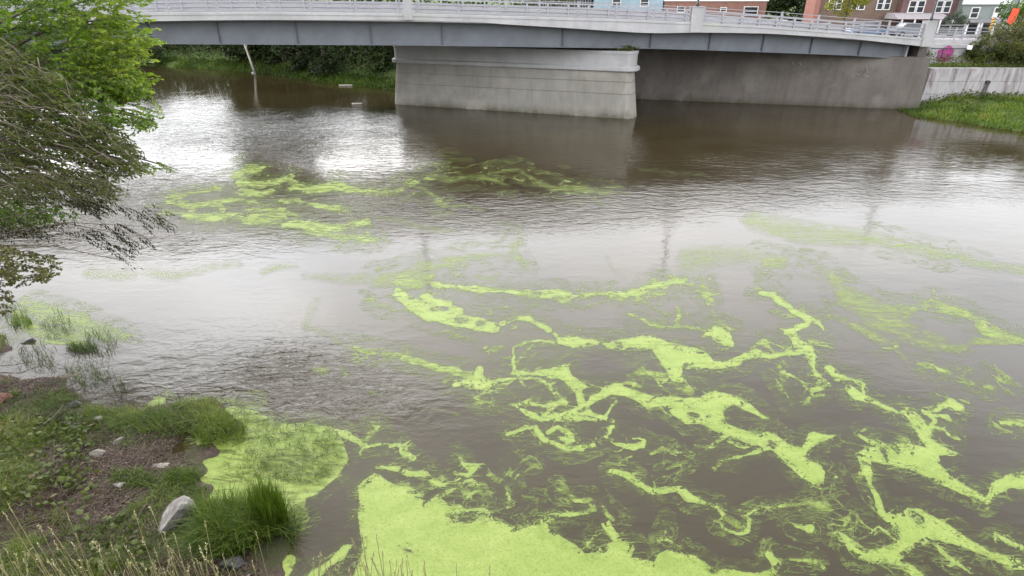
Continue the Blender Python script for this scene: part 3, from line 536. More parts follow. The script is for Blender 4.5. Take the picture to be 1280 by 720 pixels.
# soffit between the girders
stx = [-170, -70, 30, 110, 190, 275, 372, 464, 553, 703, 813, 887, 954, 1015, 1077, 1134]
sts = [sp(onb(x, 50, 1.3)) for x in stx]
def girder_panel(a, b, off, parent_m):
    m_ = MB(); ss = [a+.03+(b-a-.06)*i/6 for i in range(7)]
    strip(ss, lambda s: [(off, zb(s)+.12), (off, zg(s)+.05), (off+.03, zg(s)+.05), (off+.03, zb(s)+.12)], m_); bb(m_, 'web_panel', parent_m)
for a, b in zip(sts[:-1], sts[1:]): girder_panel(a, b, 1.3, M['girder'])
for a in sts[:-1]:
    m_ = MB(); strip([a-.035, a+.035], lambda s: [(1.16, zb(a)+.1), (1.16, zg(a)+.04), (1.33, zg(a)+.04), (1.33, zb(a)+.1)], m_); bb(m_, 'stiffener', M['girder_dark'])
ge = sts[-1]
m_ = MB(); strip([ge-.05, ge+.12], lambda s: [(1.0, zb(ge)+.1), (1.0, zg(ge)-.06), (1.4, zg(ge)-.06), (1.4, zb(ge)+.1)], m_); bb(m_, 'end_stiffener', M['rail'])
for off in (1.3, 4.2, 7.2, 10.2):
    ss = [S0+(ge-S0)*i/60 for i in range(61)]
    m_ = MB(); strip(ss, lambda s: [(off-.16, zg(s)+.06), (off-.16, zg(s)), (off+.2, zg(s)), (off+.2, zg(s)+.06)], m_); bb(m_, 'bottom_flange', M['girder'])
    if off > 2:
        m_ = MB(); strip(ss, lambda s: [(off, zt(s)-.65), (off, zg(s)+.07), (off+.04, zg(s)+.07), (off+.04, zt(s)-.65)], m_); bb(m_, 'girder', M['girder'])
m_ = MB(); strip(sv, lambda s: [(W, zt(s)+.62), (W, zt(s)-.6), (W+.3, zt(s)-.6), (W+.3, zt(s)+.62)], m_); bb(m_, 'far_fascia', M['fascia'])
# pedestals
peds = [sp(onb(x, 18)) for x in (135, 510, 872)]+[sp(onb(1160, 45))]
def ped(s, top, bot, wd):
    m_ = MB(); 
    for o0, o1, a, b, w2 in ((-.14, .5, bot, top-.06, wd), (-.18, .54, top-.06, top, wd+.05)):
        m_.add([bpt(s+sx*w2/2, o_, z_) for z_ in (a, b) for sx, o_ in ((-1, o0), (1, o0), (1, o1), (-1, o1))], [(0, 3, 2, 1), (4, 5, 6, 7), (0, 1, 5, 4), (1, 2, 6, 5), (2, 3, 7, 6), (3, 0, 4, 7)])
    bb(m_, 'pedestal', M['wing2'])
for s, (px, ty, by, wd) in zip(peds, ((135, -4, 25, .9), (510, -4, 25, .62), (872, 8, 40, .95), (1160, 26, 58, .95))):
    ped(s, onb(px, ty).z, min(zb(s)+.02, onb(px, by).z), wd)
# front railing: tall posts, a thin top rail and three broad lower rails; back railing of short posts
cuts = sorted(peds); ends = [S0]+cuts+[S1+3.2]
for a, b in zip(ends[:-1], ends[1:]):
    if b-a < 3: continue
    n = max(2, round((b-a)/2.9)); L = b-a-1.2
    pm = None
    for i in range(n):
        s = a+.65+L*i/(n-1) if n > 1 else a
        m_ = MB(); m_.add([bpt(s+dx, o_, z_) for z_ in (zt(min(s, S1))-.02, zt(min(s, S1))+1.12) for dx, o_ in ((-.05, .10), (.05, .10), (.05, .26), (-.05, .26))], [(0, 3, 2, 1), (4, 5, 6, 7), (0, 1, 5, 4), (1, 2, 6, 5), (2, 3, 7, 6), (3, 0, 4, 7)]); bb(m_, 'post', M['rail'])
    ss = [a+.5+(b-a-1)*i/16 for i in range(17)]
    for h, th, off in ((1.06, .045, .18), (.70, .07, .2), (.44, .07, .2), (.18, .07, .2)):
        m_ = MB(); strip(ss, lambda s: [(off-.02, zt(min(s, S1))+h+th/2), (off-.02, zt(min(s, S1))+h-th/2), (off+.05, zt(min(s, S1))+h-th/2), (off+.05, zt(min(s, S1))+h+th/2)], m_); bb(m_, 'rail', M['rail'])
s = S0+1
while s < S1+4:
    m_ = MB(); z0 = zt(min(s, S1)); m_.add([bpt(s+dx, o_, z_) for z_ in (z0-.1, z0+.95) for dx, o_ in ((-.06, W-.2), (.06, W-.2), (.06, W), (-.06, W))], [(0, 3, 2, 1), (4, 5, 6, 7), (0, 1, 5, 4), (1, 2, 6, 5), (2, 3, 7, 6), (3, 0, 4, 7)]); bb(m_, 'short_post', M['rail']); s += 1.95
ss = [S0+(S1+4-S0)*i/70 for i in range(71)]
for h in (.9, .55, .2):
    m_ = MB(); strip(ss, lambda s: [(W-.14, zt(min(s, S1))+h+.06), (W-.14, zt(min(s, S1))+h-.06), (W-.05, zt(min(s, S1))+h-.06), (W-.05, zt(min(s, S1))+h+.06)], m_); bb(m_, 'back_rail', M['rail'])
# pier: a long battered wall with a projecting capping course, grooved courses as pieces of their own
pl, pr = Vector((-11.35, 55.45)), Vector((9.97, 47.95)); pd = (pr-pl).normalized(); pn = Vector((pd.y, -pd.x))
Lp = (pr-pl).length
def pier_ring(z, grow, ext):                      # outline with rounded, slightly pointed noses; grow = half thickness, ext = length added at each end
    c = pl+pd*Lp/2-pn*1.3; hl = Lp/2+ext; hw = 1.3+grow; r = []
    N_ = 7
    for k in range(N_+1):
        a = -math.pi/2+math.pi*k/N_; r.append(c+pd*(hl-hw*.55+hw*.55*math.cos(a))+pn*(-hw*math.sin(a)))
    for k in range(N_+1):
        a = math.pi/2+math.pi*k/N_; r.append(c-pd*(hl-hw*.55)+pd*(hw*.55*math.cos(a))+pn*(-hw*math.sin(a)))
    return [(p.x, p.y, z) for p in r]
def course(name, rings, m, parent=bridge):
    m_ = MB(); n = len(rings[0]); vs = [v for r in rings for v in r]
    fs = [(i*n+k, i*n+(k+1) % n, i*n+n+(k+1) % n, i*n+n+k) for i in range(len(rings)-1) for k in range(n)]+[tuple(range(n))[::-1], tuple(range((len(rings)-1)*n, len(rings)*n))]
    m_.add(vs, fs); o = m_.build(name, m, parent, False)
    if parent is bridge: o.location = (-BA.x, -BA.y, 0)
    return o
bt = lambda z: (0.0-.085*z, 0.0-.14*z)            # batter
def rr(z, g=0.0): a, b = bt(z); return pier_ring(z, a+g, b+g)
pier = course('pier', [rr(-1.2), rr(1.86)], M['pier'])
course('pier_course', [rr(1.80, -.07), rr(1.90, -.07)], M['pier'], pier); 
course('pier_course', [rr(1.90), rr(2.78)], M['pier'], pier); course('pier_course', [rr(2.74, -.07), rr(2.83, -.07)], M['pier'], pier)
course('pier_course', [rr(2.83), rr(3.62)], M['pier'], pier)
course('pier_ledge', [pier_ring(3.60, -.12, -.18), pier_ring(3.66, -.06, -.1), pier_ring(3.9, -.06, -.1), pier_ring(4.0, -.20, -.28)], M['wing2'], pier)
course('pier_cap', [pier_ring(3.99, -.24, -.36), pier_ring(4.9, -.24, -.36)], M['wing2'], pier); course('pier_coping', [pier_ring(4.9, -.19, -.30), pier_ring(5.12, -.19, -.30)], M['wing2'], pier)
# abutment wall under the right-hand end, and its sloping corner
_c = atz(1149, 137.5); a0, a1 = Vector((5.0, 60.2)), Vector((_c.x, _c.y)); ad_ = (a1-a0).normalized(); an = Vector((ad_.y, -ad_.x))
def wall_prism(name, p, q, t0, z0, z1, bat, m, parent=None, org=None, zt2=None):
    d = (q-p).normalized(); n_ = Vector((d.y, -d.x)); zt2 = z1 if zt2 is None else zt2; m_ = MB()
    vs = [p, q, q-n_*t0, p-n_*t0]; 
    lo = [(v.x, v.y, z0) for v in vs]; hi = [(p.x-n_.x*bat, p.y-n_.y*bat, z1), (q.x-n_.x*bat-d.x*bat, q.y-n_.y*bat-d.y*bat, zt2), (vs[2].x, vs[2].y, zt2), (vs[3].x, vs[3].y, z1)]
    m_.add(lo+hi, [(0, 3, 2, 1), (4, 5, 6, 7), (0, 1, 5, 4), (1, 2, 6, 5), (2, 3, 7, 6), (3, 0, 4, 7)])
    o = m_.build(name, m, parent)
    if org: o.location = org
    return o
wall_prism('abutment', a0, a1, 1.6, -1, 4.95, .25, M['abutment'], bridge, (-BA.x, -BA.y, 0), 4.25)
for k, pts in enumerate(([(1076, 92), (1080, 86), (1084, 88), (1079, 93), (1086, 96)], [(1064, 97), (1070, 92), (1076, 94)], [(1083, 82), (1085, 90), (1081, 94)], [(991, 77), (992, 82)], [(1000, 78), (1001, 82)])):
    an3 = Vector((an.x, an.y, 0)); mb = MB(); mb.tube([onplane(x, y, Vector((a1.x, a1.y, 0))-an3*.12, an3) for x, y in pts], .022, 4); bb(mb, 'paint_scrawl', M['wing2'])
b0 = bpt(sp(onb(1148, 66, 1.0)), 1.0, 0); b1 = bpt(S1+.4, .9, 0)
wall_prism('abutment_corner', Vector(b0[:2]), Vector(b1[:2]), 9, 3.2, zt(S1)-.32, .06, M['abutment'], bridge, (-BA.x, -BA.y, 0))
for k in range(7):                                # a line of weeds on the pier top
    pass
# lamp columns standing on the pedestals
def lamp(px, s, label):
    x, y, z0 = bpt(s, .18, 0); z0 = onb(px, 8).z if px > 600 else zt(s)+1.2
    if px > 1000: z0 = onb(px, 26).z
    t = empty('street_lamp', label, 'street lamp', (x, y, z0), 'street lamps on the bridge pedestals')
    MB().tube([(0, 0, 0), (0, 0, .25), (0, 0, .26), (0, 0, 6.4)], [.13, .12, .085, .055], 10).build('pole', M['pole'], t, True)
    MB().tube([(0, 0, 6.4), (BN.x*-.5, BN.y*-.5, 6.75), (BN.x*-1.5, BN.y*-1.5, 6.85)], [.05, .045, .04], 8).build('arm', M['pole'], t, True)
    MB().box((BN.x*-1.8, BN.y*-1.8, 6.85), (.28, .7, .12), math.atan2(BD.y, BD.x), .03).build('lamp_head', M['rail'], t)
lamp(510, peds[1], 'dark lamp column on the narrow concrete pedestal left of the pier'); lamp(872, peds[2], 'dark lamp column on the wide concrete pedestal right of the pier'); lamp(1160, peds[3], 'dark lamp column on the last pedestal at the right end of the railing')

# ------------------------------------------------------------------ right bank: retaining wall, street, houses
def gbox(m_, px0, px1, py0, py1, Y, d, out_=0.0):  # a box whose front face spans survey pixels on the vertical plane at distance Y
    a, b = aty(px0, py1, Y), aty(px1, py0, Y); xa, xb = aty(px0, (py0+py1)/2, Y).x, aty(px1, (py0+py1)/2, Y).x
    m_.box(((xa+xb)/2, Y-out_+d/2, (a.z+b.z)/2), (abs(xb-xa), d, abs(b.z-a.z))); return m_
# stained wing wall: cast bays and lifts, each a piece with open joints
wt = empty('retaining_wall', 'stained pale concrete retaining wall with a black drain hole above the grassy bank', 'wall', (45, 54.3, 0))
WX = [aty(1148, 133, 54.3).x, 42.4, 45.9, 49.6, 53.2, 57.5, 62, 67, 73, 80]; 
for i, (xa, xb) in enumerate(zip(WX[:-1], WX[1:])):
    for j, (za, zb_) in enumerate(((-.6, 1.05), (1.05, 2.15), (2.15, 3.25))):
        m_ = MB(); g = .012; off = .012*((i*3+j*5) % 4)-.02; bat = .05
        xl = xa+(0 if i else (za+.6)*.06); xl2 = xa+(0 if i else (zb_+.6)*.06)
        y0, y1 = -off+bat*za, -off+bat*zb_
        m_.add([(xl+g-45, y0, za+g), (xb-g-45, y0, za+g), (xb-g-45, .9, za+g), (xl+g-45, .9, za+g), (xl2+g-45, y1, zb_-g), (xb-g-45, y1, zb_-g), (xb-g-45, .9, zb_-g), (xl2+g-45, .9, zb_-g)],
               [(0, 3, 2, 1), (4, 5, 6, 7), (0, 1, 5, 4), (1, 2, 6, 5), (2, 3, 7, 6), (3, 0, 4, 7)]); m_.build('concrete_panel', M['wing'], wt)
MB().box((60.0-45, .97, 1.25), (41.4, 1.4, 3.8)).build('wall_core', M['pier'], wt)
p = aty(1235, 103, 54.3)
MB().tube([(p.x-45, -.10, p.z), (p.x-45, .4, p.z)], .17, 12).build('drain_hole', M['pole'], wt)
def stain(t): return pbsdf(t, ramp(t, noise(t, 5, 5, .6, stretch=(1.5, 1, .3)), [(.35, (.05, .04, .045)), (.7, (.14, .11, .11))]), .8)
M['stain'] = mat('wet_stain', stain)
m_ = MB(); a, b = p.x-45, p.z; m_.add([(a-.14, -.055, b-.1), (a+.15, -.055, b-.1), (a+.08, -.075, b-.9), (a+.02, -.09, .55), (a-.35, -.09, .5), (a-.25, -.075, b-.8)]+[(a-.14, -.03, b-.1), (a+.15, -.03, b-.1), (a+.08, -.03, b-.9), (a+.02, -.03, .55), (a-.35, -.03, .5), (a-.25, -.03, b-.8)], [(0, 1, 2, 5), (5, 2, 3, 4), (0, 5, 11, 6), (1, 7, 8, 2), (2, 8, 9, 3), (4, 3, 9, 10), (5, 4, 10, 11)]); m_.build('drain_stain', M['stain'], wt)
# upper wall with the painted tag, and its handrail
ut = empty('side_wall', 'low grey concrete wall with a magenta graffiti patch beside the bridge end', 'wall', (41, 57.0, 3))
pa = aty(1163, 78, 57); pb = aty(1222, 52, 57)
m_ = MB(); A_ = aty(1160, 84, 57); B_ = aty(1260, 84, 57); T0 = aty(1160, 55, 57).z
m_.add([(A_.x-41, 0, -.6), (B_.x-41, 0, -.6), (B_.x-41, .6, -.6), (A_.x-41, .6, -.6), (A_.x-41, 0, T0-3), (B_.x-41, 0, T0-3.15), (B_.x-41, .6, T0-3.15), (A_.x-41, .6, T0-3)], [(0, 3, 2, 1), (4, 5, 6, 7), (0, 1, 5, 4), (1, 2, 6, 5), (2, 3, 7, 6), (3, 0, 4, 7)]); m_.build('wall_face', M['wing2'], ut)
m_ = MB(); c0 = aty(1182, 67, 56.97); rg = random.Random(3); pts = []
def graf(t): return pbsdf(t, ramp(t, noise(t, 3.5, 4, .6), [(.35, (.42, .06, .22)), (.55, (.25, .03, .16)), (.7, (.33, .30, .33))]), .7)
M['graffiti'] = mat('magenta_spray_paint', graf)
for k in range(16):
    a = 6.2832*k/16; r_ = 1+.16*rg.uniform(-1, 1); pts.append((c0.x-41+math.cos(a)*.78*r_, c0.z-3+math.sin(a)*.68*r_))
m_.add([(x_, -.012, z_) for x_, z_ in pts]+[(x_, -.002, z_) for x_, z_ in pts], [tuple(range(16))]+[(i, i+16, (i+1) % 16+16, (i+1) % 16) for i in range(16)]); m_.build('graffiti', M['graffiti'], ut)
m_ = MB(); ra, rb_ = aty(1164, 60.5, 56.6), aty(1211, 60.8, 56.6); m_.tube([(ra.x-41, -.4, ra.z-3), (rb_.x-41, -.4, rb_.z-3)], .045, 6); m_.build('handrail', M['pole'], ut)
for px in (1208, 1180):
    q = aty(px, 61, 56.6); m_ = MB(); m_.tube([(q.x-41, -.4, q.z-3), (q.x-41, -.4, .1)], .035, 6); m_.build('rail_post', M['pole'], ut)
q = aty(1212, 59.5, 56.5); MB().box((q.x-41, -.5, q.z-3), (.36, .3, .36), 0, .03).build('junction_box', M['white'], ut)
# street slab, kerb and pavement behind the bridge end; it falls gently away from the river
def hs(x, y): return np.interp(y, [54, 60, 66, 76, 90, 400], [5.45, 5.25, 5.0, 4.62, 4.6, 4.6])+0*x
def slab(name, x0, x1, y0, y1, dz, m, th=.5, n=16):
    m_ = MB(); ys = [y0+(y1-y0)*i/n for i in range(n+1)]; vs = []
    for y in ys: z = float(hs(0, y))+dz; vs += [(x0, y, z), (x1, y, z), (x1, y, z-th), (x0, y, z-th)]
    m_.add(vs, [(i*4+k, i*4+(k+1) % 4, i*4+4+(k+1) % 4, i*4+4+k) for i in range(n) for k in range(4)]+[(0, 1, 2, 3), tuple(n*4+k for k in range(4))]); return tag(m_.build(name, m), kind='structure')
slab('street', 22, 160, 60.2, 74, 0, M['asphalt'], 2.2); slab('pavement', 22, 160, 74, 78.5, .12, M['pave'], 1.4)
m_ = MB(); m_.prism([(38.6, 57.65), (160, 57.65), (160, 60.2), (38.6, 60.2)], [2.6]*4, [5.42, 5.42, 5.36, 5.36]); tag(m_.build('riverside_pavement', M['pave']), kind='structure')
# railing that carries on along the street edge
rt = empty('street_railing', 'grey metal railing along the street edge past the last pedestal', 'railing', (40, 58.1, 5.4))
for k, px in enumerate((1193, 1222, 1247, 1272, 1300, 1330)):
    q = aty(px, 46, 58.1); MB().box((q.x-40, 0, .45), (.09, .12, 1.1)).build('post', M['rail'], rt)
for h in (.95, .65, .4, .15): MB().box((48-40, .0, h), (22, .06, .05 if h > .9 else .06)).build('rail', M['rail'], rt)
# ---- houses
def siding(name, col, pitch=.16):
    def b(t):
        g = N(t, 'ShaderNodeNewGeometry'); s = N(t, 'ShaderNodeSeparateXYZ'); t.links.new(g.outputs['Position'], s.inputs[0])
        f = math_(t, 'FRACT', math_(t, 'DIVIDE', s.outputs['Z'], pitch)); n = noise(t, 1.2, 4)
        c = ramp(t, n, [(.3, tuple(x*.88 for x in col)), (.7, tuple(min(1, x*1.1) for x in col))])
        return pbsdf(t, c, .7, bump(t, f, .6, .02))
    return mat(name, b)
def brick(name, a, b_, mortar=(.30, .27, .24)):
    def b(t):
        br = N(t, 'ShaderNodeTexBrick'); br.inputs['Scale'].default_value = 1.0; g = N(t, 'ShaderNodeNewGeometry'); m = N(t, 'ShaderNodeMapping'); m.inputs['Rotation'].default_value = (math.pi/2, 0, 0)
        t.links.new(g.outputs['Position'], m.inputs[0]); t.links.new(m.outputs[0], br.inputs['Vector'])
        for nm, v in (('Color1', a), ('Color2', b_), ('Mortar', mortar)): br.inputs[nm].default_value = (*v, 1)
        br.inputs['Brick Width'].default_value = .24; br.inputs['Row Height'].default_value = .085; br.inputs['Mortar Size'].default_value = .008
        c = mixc(t, ramp(t, noise(t, 1, 4), [(.4, 0), (.7, .35)]), br.outputs[0], tuple(x*.6 for x in a))
        return pbsdf(t, c, .85, bump(t, br.outputs['Fac'], -.3, .01))
    return mat(name, b)
M['green_siding'] = siding('grey_green_siding', (.215, .25, .235)); M['blue_siding'] = siding('pale_blue_siding', (.30, .40, .48))
M['brick_red'] = brick('red_brick', (.26, .10, .07), (.20, .075, .055)); M['brick_dark'] = brick('dark_red_brick', (.13, .045, .05), (.10, .035, .04)); M['brick_brown'] = brick('brown_brick', (.15, .085, .055), (.12, .07, .045))
M['brick_orange'] = brick('orange_red_brick', (.36, .13, .10), (.30, .10, .08))
M['roof'] = plain('dark_shingles', (.06, .058, .06), .9, var=.3, sc=6); M['glass'] = plain('window_glass', (.035, .04, .05), .08, var=.3); M['porch_grey'] = plain('porch_roofing', (.27, .25, .27), .8); M['dark'] = plain('dark_interior', (.02, .02, .022), .6)
def house(name, label, px0, px1, Y, m, depth=9, zroof=11.5, ybase=4.4, roof='hip', cat='house'):
    xa, xb = aty(px0, 20, Y).x, aty(px1, 20, Y).x
    h = empty(name, label, cat, ((xa+xb)/2, Y, ybase)); hw = (xb-xa)/2
    m_ = MB(); m_.box((0, depth/2, (zroof-ybase)/2), (xb-xa, depth, zroof-ybase)); wl = m_.build('wall', m, h)
    o = .4; z = zroof-ybase; m_ = MB()
    if roof == 'flat': m_.box((0, depth/2, z+.12), (xb-xa+.3, depth+.3, .24)); m_.build('roof', M['white'], h)
    else:
        m_.add([(-hw-o, -o, z), (hw+o, -o, z), (hw+o, depth+o, z), (-hw-o, depth+o, z), (-hw*.4, depth/2, z+2.2), (hw*.4, depth/2, z+2.2)], [(0, 1, 5, 4), (1, 2, 5), (2, 3, 4, 5), (3, 0, 4), (0, 3, 2, 1)]); m_.build('roof', M['roof'], h)
    return h, (xa+xb)/2
def window(h, cx, base, Y, px0, px1, py0, py1, fr=None, mull=1):
    a, b = aty((px0+px1)/2, py1, Y), aty((px0+px1)/2, py0, Y); sc = (aty(px1, (py0+py1)/2, Y).x-aty(px0, (py0+py1)/2, Y).x)
    x = aty((px0+px1)/2, (py0+py1)/2, Y).x-cx; z0, z1 = a.z-base, b.z-base; f = .09
    m_ = MB(); m_.box((x, -.05, (z0+z1)/2), (sc-.02, .06, z1-z0-.02)); 
    w_ = MB()
    for sx in (-1, 1): w_.box((x+sx*(sc/2-f/2), -.08, (z0+z1)/2), (f, .14, z1-z0))
    for zz in (z0+f/2, z1-f/2): w_.box((x, -.085, zz), (sc-2*f, .13, f))
    w_.box((x, -.09, (z0+z1)/2), (sc-2*f, .10, .06))
    fo = w_.build('window', fr or M['white'], h); m_.build('pane', M['glass'], fo)
BASE = 4.4
# grey-green house with white trim
Y = 78; h, cx = house('clapboard_house', 'grey green clapboard house with white trimmed sash windows behind the street railing', 1200, 1268, Y, M['green_siding'], 8, 9.1)
for a, b in ((1212.5, 1223), (1241, 1250.5)): window(h, cx, BASE, Y, a, b, 9, 23)
m_ = MB(); gbox(m_, 1203, 1262, -1, 5.5, Y, .25, .3); o = m_.build('eaves_trim', M['white'], h); o.location = (-cx, -Y, -BASE)
m_ = MB(); gbox(m_, 1206, 1262, 25.5, 28.5, Y-1.9, 2, .0); o = m_.build('porch_roof', M['porch_grey'], h); o.location = (-cx, -Y, -BASE)
for px in (1208, 1222, 1225.5, 1241, 1252): 
    m_ = MB(); gbox(m_, px-1, px+1, 28.5, 46, Y-1.8, .14); o = m_.build('porch_post', M['white'], h); o.location = (-cx, -Y, -BASE)
m_ = MB(); gbox(m_, 1209, 1221, 31, 45, Y-.06, .06); o = m_.build('shopfront_window', M['glass'], h); o.location = (-cx, -Y, -BASE)
m_ = MB(); gbox(m_, 1228, 1238, 31, 45.5, Y-.06, .06); o = m_.build('door', M['dark'], h); o.location = (-cx, -Y, -BASE)
# dark red house
h, cx = house('dark_red_house', 'dark red brick house with paired white windows above a grey porch roof', 1124, 1199, Y+1, M['brick_dark'], 9, 9.6)
for a, b in ((1135, 1144.5), (1145.5, 1155), (1169, 1178), (1179, 1188)): window(h, cx, BASE, Y+1, a, b, .5, 16.3)
m_ = MB(); z0, z1 = aty(1150, 24, Y-2).z, aty(1150, 17, Y+1).z; xl, xr = aty(1123, 22, Y-2).x, aty(1192, 22, Y-2).x
m_.add([(xl, Y-2, z0), (xr, Y-2, z0), (xr, Y+.98, z0), (xl, Y+.98, z0), (xl+.3, Y-.5, z1), (xr-.3, Y-.5, z1), (xr-.3, Y+.97, z1+.1), (xl+.3, Y+.97, z1+.1)], [(0, 3, 2, 1), (4, 5, 6, 7), (0, 1, 5, 4), (1, 2, 6, 5), (2, 3, 7, 6), (3, 0, 4, 7)]); o = m_.build('porch_roof', M['porch_grey'], h); o.location = (-cx, -Y-1, -BASE)
for px in (1126, 1142, 1160, 1174, 1189):
    m_ = MB(); gbox(m_, px-.8, px+.8, 24, 42, Y-1.9, .14); o = m_.build('porch_post', M['white'], h); o.location = (-cx, -Y-1, -BASE)
m_ = MB(); gbox(m_, 1128, 1186, 27, 42, Y+.94, .05); o = m_.build('porch_windows', M['glass'], h); o.location = (-cx, -Y-1, -BASE)
# brown building
h, cx = house('brown_brick_building', 'brown brick building with paired white windows behind the yellow green tree', 1022.5, 1123.5, Y+2, M['brick_brown'], 3.6, 10.4, roof='flat', cat='building')
for a, b in ((1065, 1072), (1073.5, 1081.5), (1096, 1104), (1105, 1113)): window(h, cx, BASE, Y+2, a, b, -4, 12.5)
for a, b in ((1035, 1043), (1045, 1052)): window(h, cx, BASE, Y+2, a, b, -4, 12.5)
h, cx = house('orange_brick_building', 'orange red brick gable wall at the left end of the brown building', 1016, 1022.3, Y+1, M['brick_orange'], 2.6, 9.8, roof='flat', cat='building')
# low brick building with white roof edge
Y2 = 92; zr = aty(890, 1.5, Y2).z
h, cx = house('low_brick_building', 'long low red brick building with a white roof edge seen over the bridge railing', 829, 956, Y2, M['brick_red'], 9, zr, roof='flat', cat='building')
for a, b, c, d in ((846, 856, 8, 16), (900, 908, 9, 15), (929, 947, 8, 20)):
    window(h, cx, BASE, Y2, a, b, c, d)
h, cx = house('pale_blue_house', 'pale blue clapboard house left of the low brick building', 742, 827, Y2, M['blue_siding'], 9, zr+1.2)
window(h, cx, BASE, Y2, 765, 776, -2, 8); window(h, cx, BASE, Y2, 800, 811, -2, 8)
h, cx = house('dark_shed', 'dark slatted shed wall behind the railing above the pier', 655, 738, Y2+1, M['roof'], 7, zr+.4, cat='shed')
for k in range(28): MB().box((-5.2+k*.385, -.05, 2.2), (.09, .08, 4.2)).build('slat', M['rail'], h)
# white house corner at the far right
h, cx = house('white_house', 'white clapboard house at the right edge behind the shrubs', 1271, 1340, Y+4, M['white'], 9, 10.2)
window(h, cx, BASE, Y+4, 1290, 1302, 2, 18)
# parked cars along the street
def carpaint(name, c): return mat(name, lambda t: pbsdf(t, c, .3, None, Coat_Weight=.6, Coat_Roughness=.05))
def make_car(label, x, y, paint, van=0.0, rz=0.0):
    c = empty('parked_car', label, 'car', (x, y, float(hs(0, y))), 'cars parked along the street'); c.rotation_euler.z = rz
    P = [(-2.15, .35), (-2.2, .62), (-2.05, .92), (-1.55, 1.0), (-1.0, 1.42+van), (.55, 1.46+van), (1.15+van*.6, 1.02+van*.3), (2.0, .86), (2.2, .62), (2.2, .35)]
    low = [p for p in P if p[1] < 1.03+van*.31]
    def prof_(pts, w0, w1, name, m, par): 
        m_ = MB(); n = len(pts); vs = [(a, -w0 if b < 1.05 else -w1, b) for a, b in pts]+[(a, w0 if b < 1.05 else w1, b) for a, b in pts]
        m_.add(vs, [tuple(range(n)), tuple(range(n, 2*n))[::-1]]+[(i, (i+1) % n, n+(i+1) % n, n+i) for i in range(n)]); return m_.build(name, m, par)
    prof_(low, .88, .88, 'body', paint, c)
    top = 1.44+van
    prof_([(-1.6, .985), (-1.02, top-.04), (.52, top-.02), (1.12+van*.5, .985)], .83, .70, 'windows', M['glass'], c)
    prof_([(-1.06, top-.05), (-1.0, top), (.5, top+.02), (.56, top-.03)], .72, .70, 'roof', paint, c)
    for sx in (-1.35, 1.35):
        for sy in (-.8, .8):
            wh = MB().tube([(sx, sy-.1, .32), (sx, sy+.1, .32)], .32, 14).build('wheel', M['pole'], c); MB().tube([(sx, sy-.11, .32), (sx, sy+.11, .32)], .17, 10).build('rim', M['rail'], wh)
    for sy in (-.65, .65): MB().box((2.19, sy, .68), (.06, .3, .12)).build('headlight', M['white'], c)
    return c
cw, cg, cb, cs = carpaint('white_car_paint', (.7, .7, .7)), carpaint('grey_car_paint', (.2, .22, .25)), carpaint('blue_car_paint', (.12, .17, .26)), carpaint('silver_car_paint', (.4, .42, .45))
def carpos(px, y): return aty(px, 30, y).x
make_car('white parked van behind the railing left of the brick gable', carpos(974, 71), 71, cw, .35)
make_car('silver parked car behind the railing in front of the brown building', carpos(1030, 71.5), 71.5, cs); make_car('blue parked car behind the railing below the yellow green tree', carpos(1086, 71.5), 71.5, cb)
make_car('grey parked car in front of the dark red house', carpos(1140, 71.5), 71.5, cg)
# road-work signs
q = aty(1262, 32, 66); s_ = empty('warning_sign', 'orange red road work sign on a dark post right of the grey green house', 'sign', (q.x, 66, float(hs(0, 66))))
M['orange'] = plain('orange_red_sign', (.85, .07, .02), .45, var=.04, bmp=0); M['yellow'] = plain('yellow_sign', (.75, .45, .06), .5, var=.05, bmp=0)
zc = aty(1262, 21, 66).z-float(hs(0, 66)); m_ = MB()
m_.tube([(0, .06, -.3), (0.12, .06, zc+1.6)], .05, 8); m_.build('post', M['pole'], s_)
m_ = MB(); r_ = .72; m_.add([(0, -.02, zc-r_*1.1), (r_*.55, -.02, zc-.4), (r_*.6, -.02, zc+.75), (-r_*.35, -.02, zc+.8), (-r_*.6, -.02, zc-.45)]+[(0, .02, zc-r_*1.1), (r_*.55, .02, zc-.4), (r_*.6, .02, zc+.75), (-r_*.35, .02, zc+.8), (-r_*.6, .02, zc-.45)], [(0, 1, 2, 3, 4), (9, 8, 7, 6, 5)]+[(i, i+5, (i+1) % 5+5, (i+1) % 5) for i in range(5)]); m_.build('sign_plate', M['orange'], s_)
q = aty(1237, 40, 62); s_ = empty('hazard_marker', 'small hazard marker with black and yellow diagonal stripes left of the orange sign', 'sign', (q.x, 62, float(hs(0, 62))))
zc = aty(1237, 30, 62).z-float(hs(0, 62)); MB().tube([(0, .05, -.2), (0, .05, zc+.5)], .03, 6).build('post', M['pole'], s_); MB().box((0, 0, zc), (.32, .03, 1.1)).build('marker_plate', M['yellow'], s_)
for k in range(4): m_ = MB(); z_ = zc-.42+k*.26; m_.add([(-.158, -.021, z_-.07), (.158, -.021, z_+.07), (.158, -.021, z_+.19), (-.158, -.021, z_+.05)], [(0, 1, 2, 3)]); m_.build('stripe', M['pole'], s_)
MB().box((0.02, 0, zc+.78), (.34, .03, .34)).build('reflector', M['white'], s_)

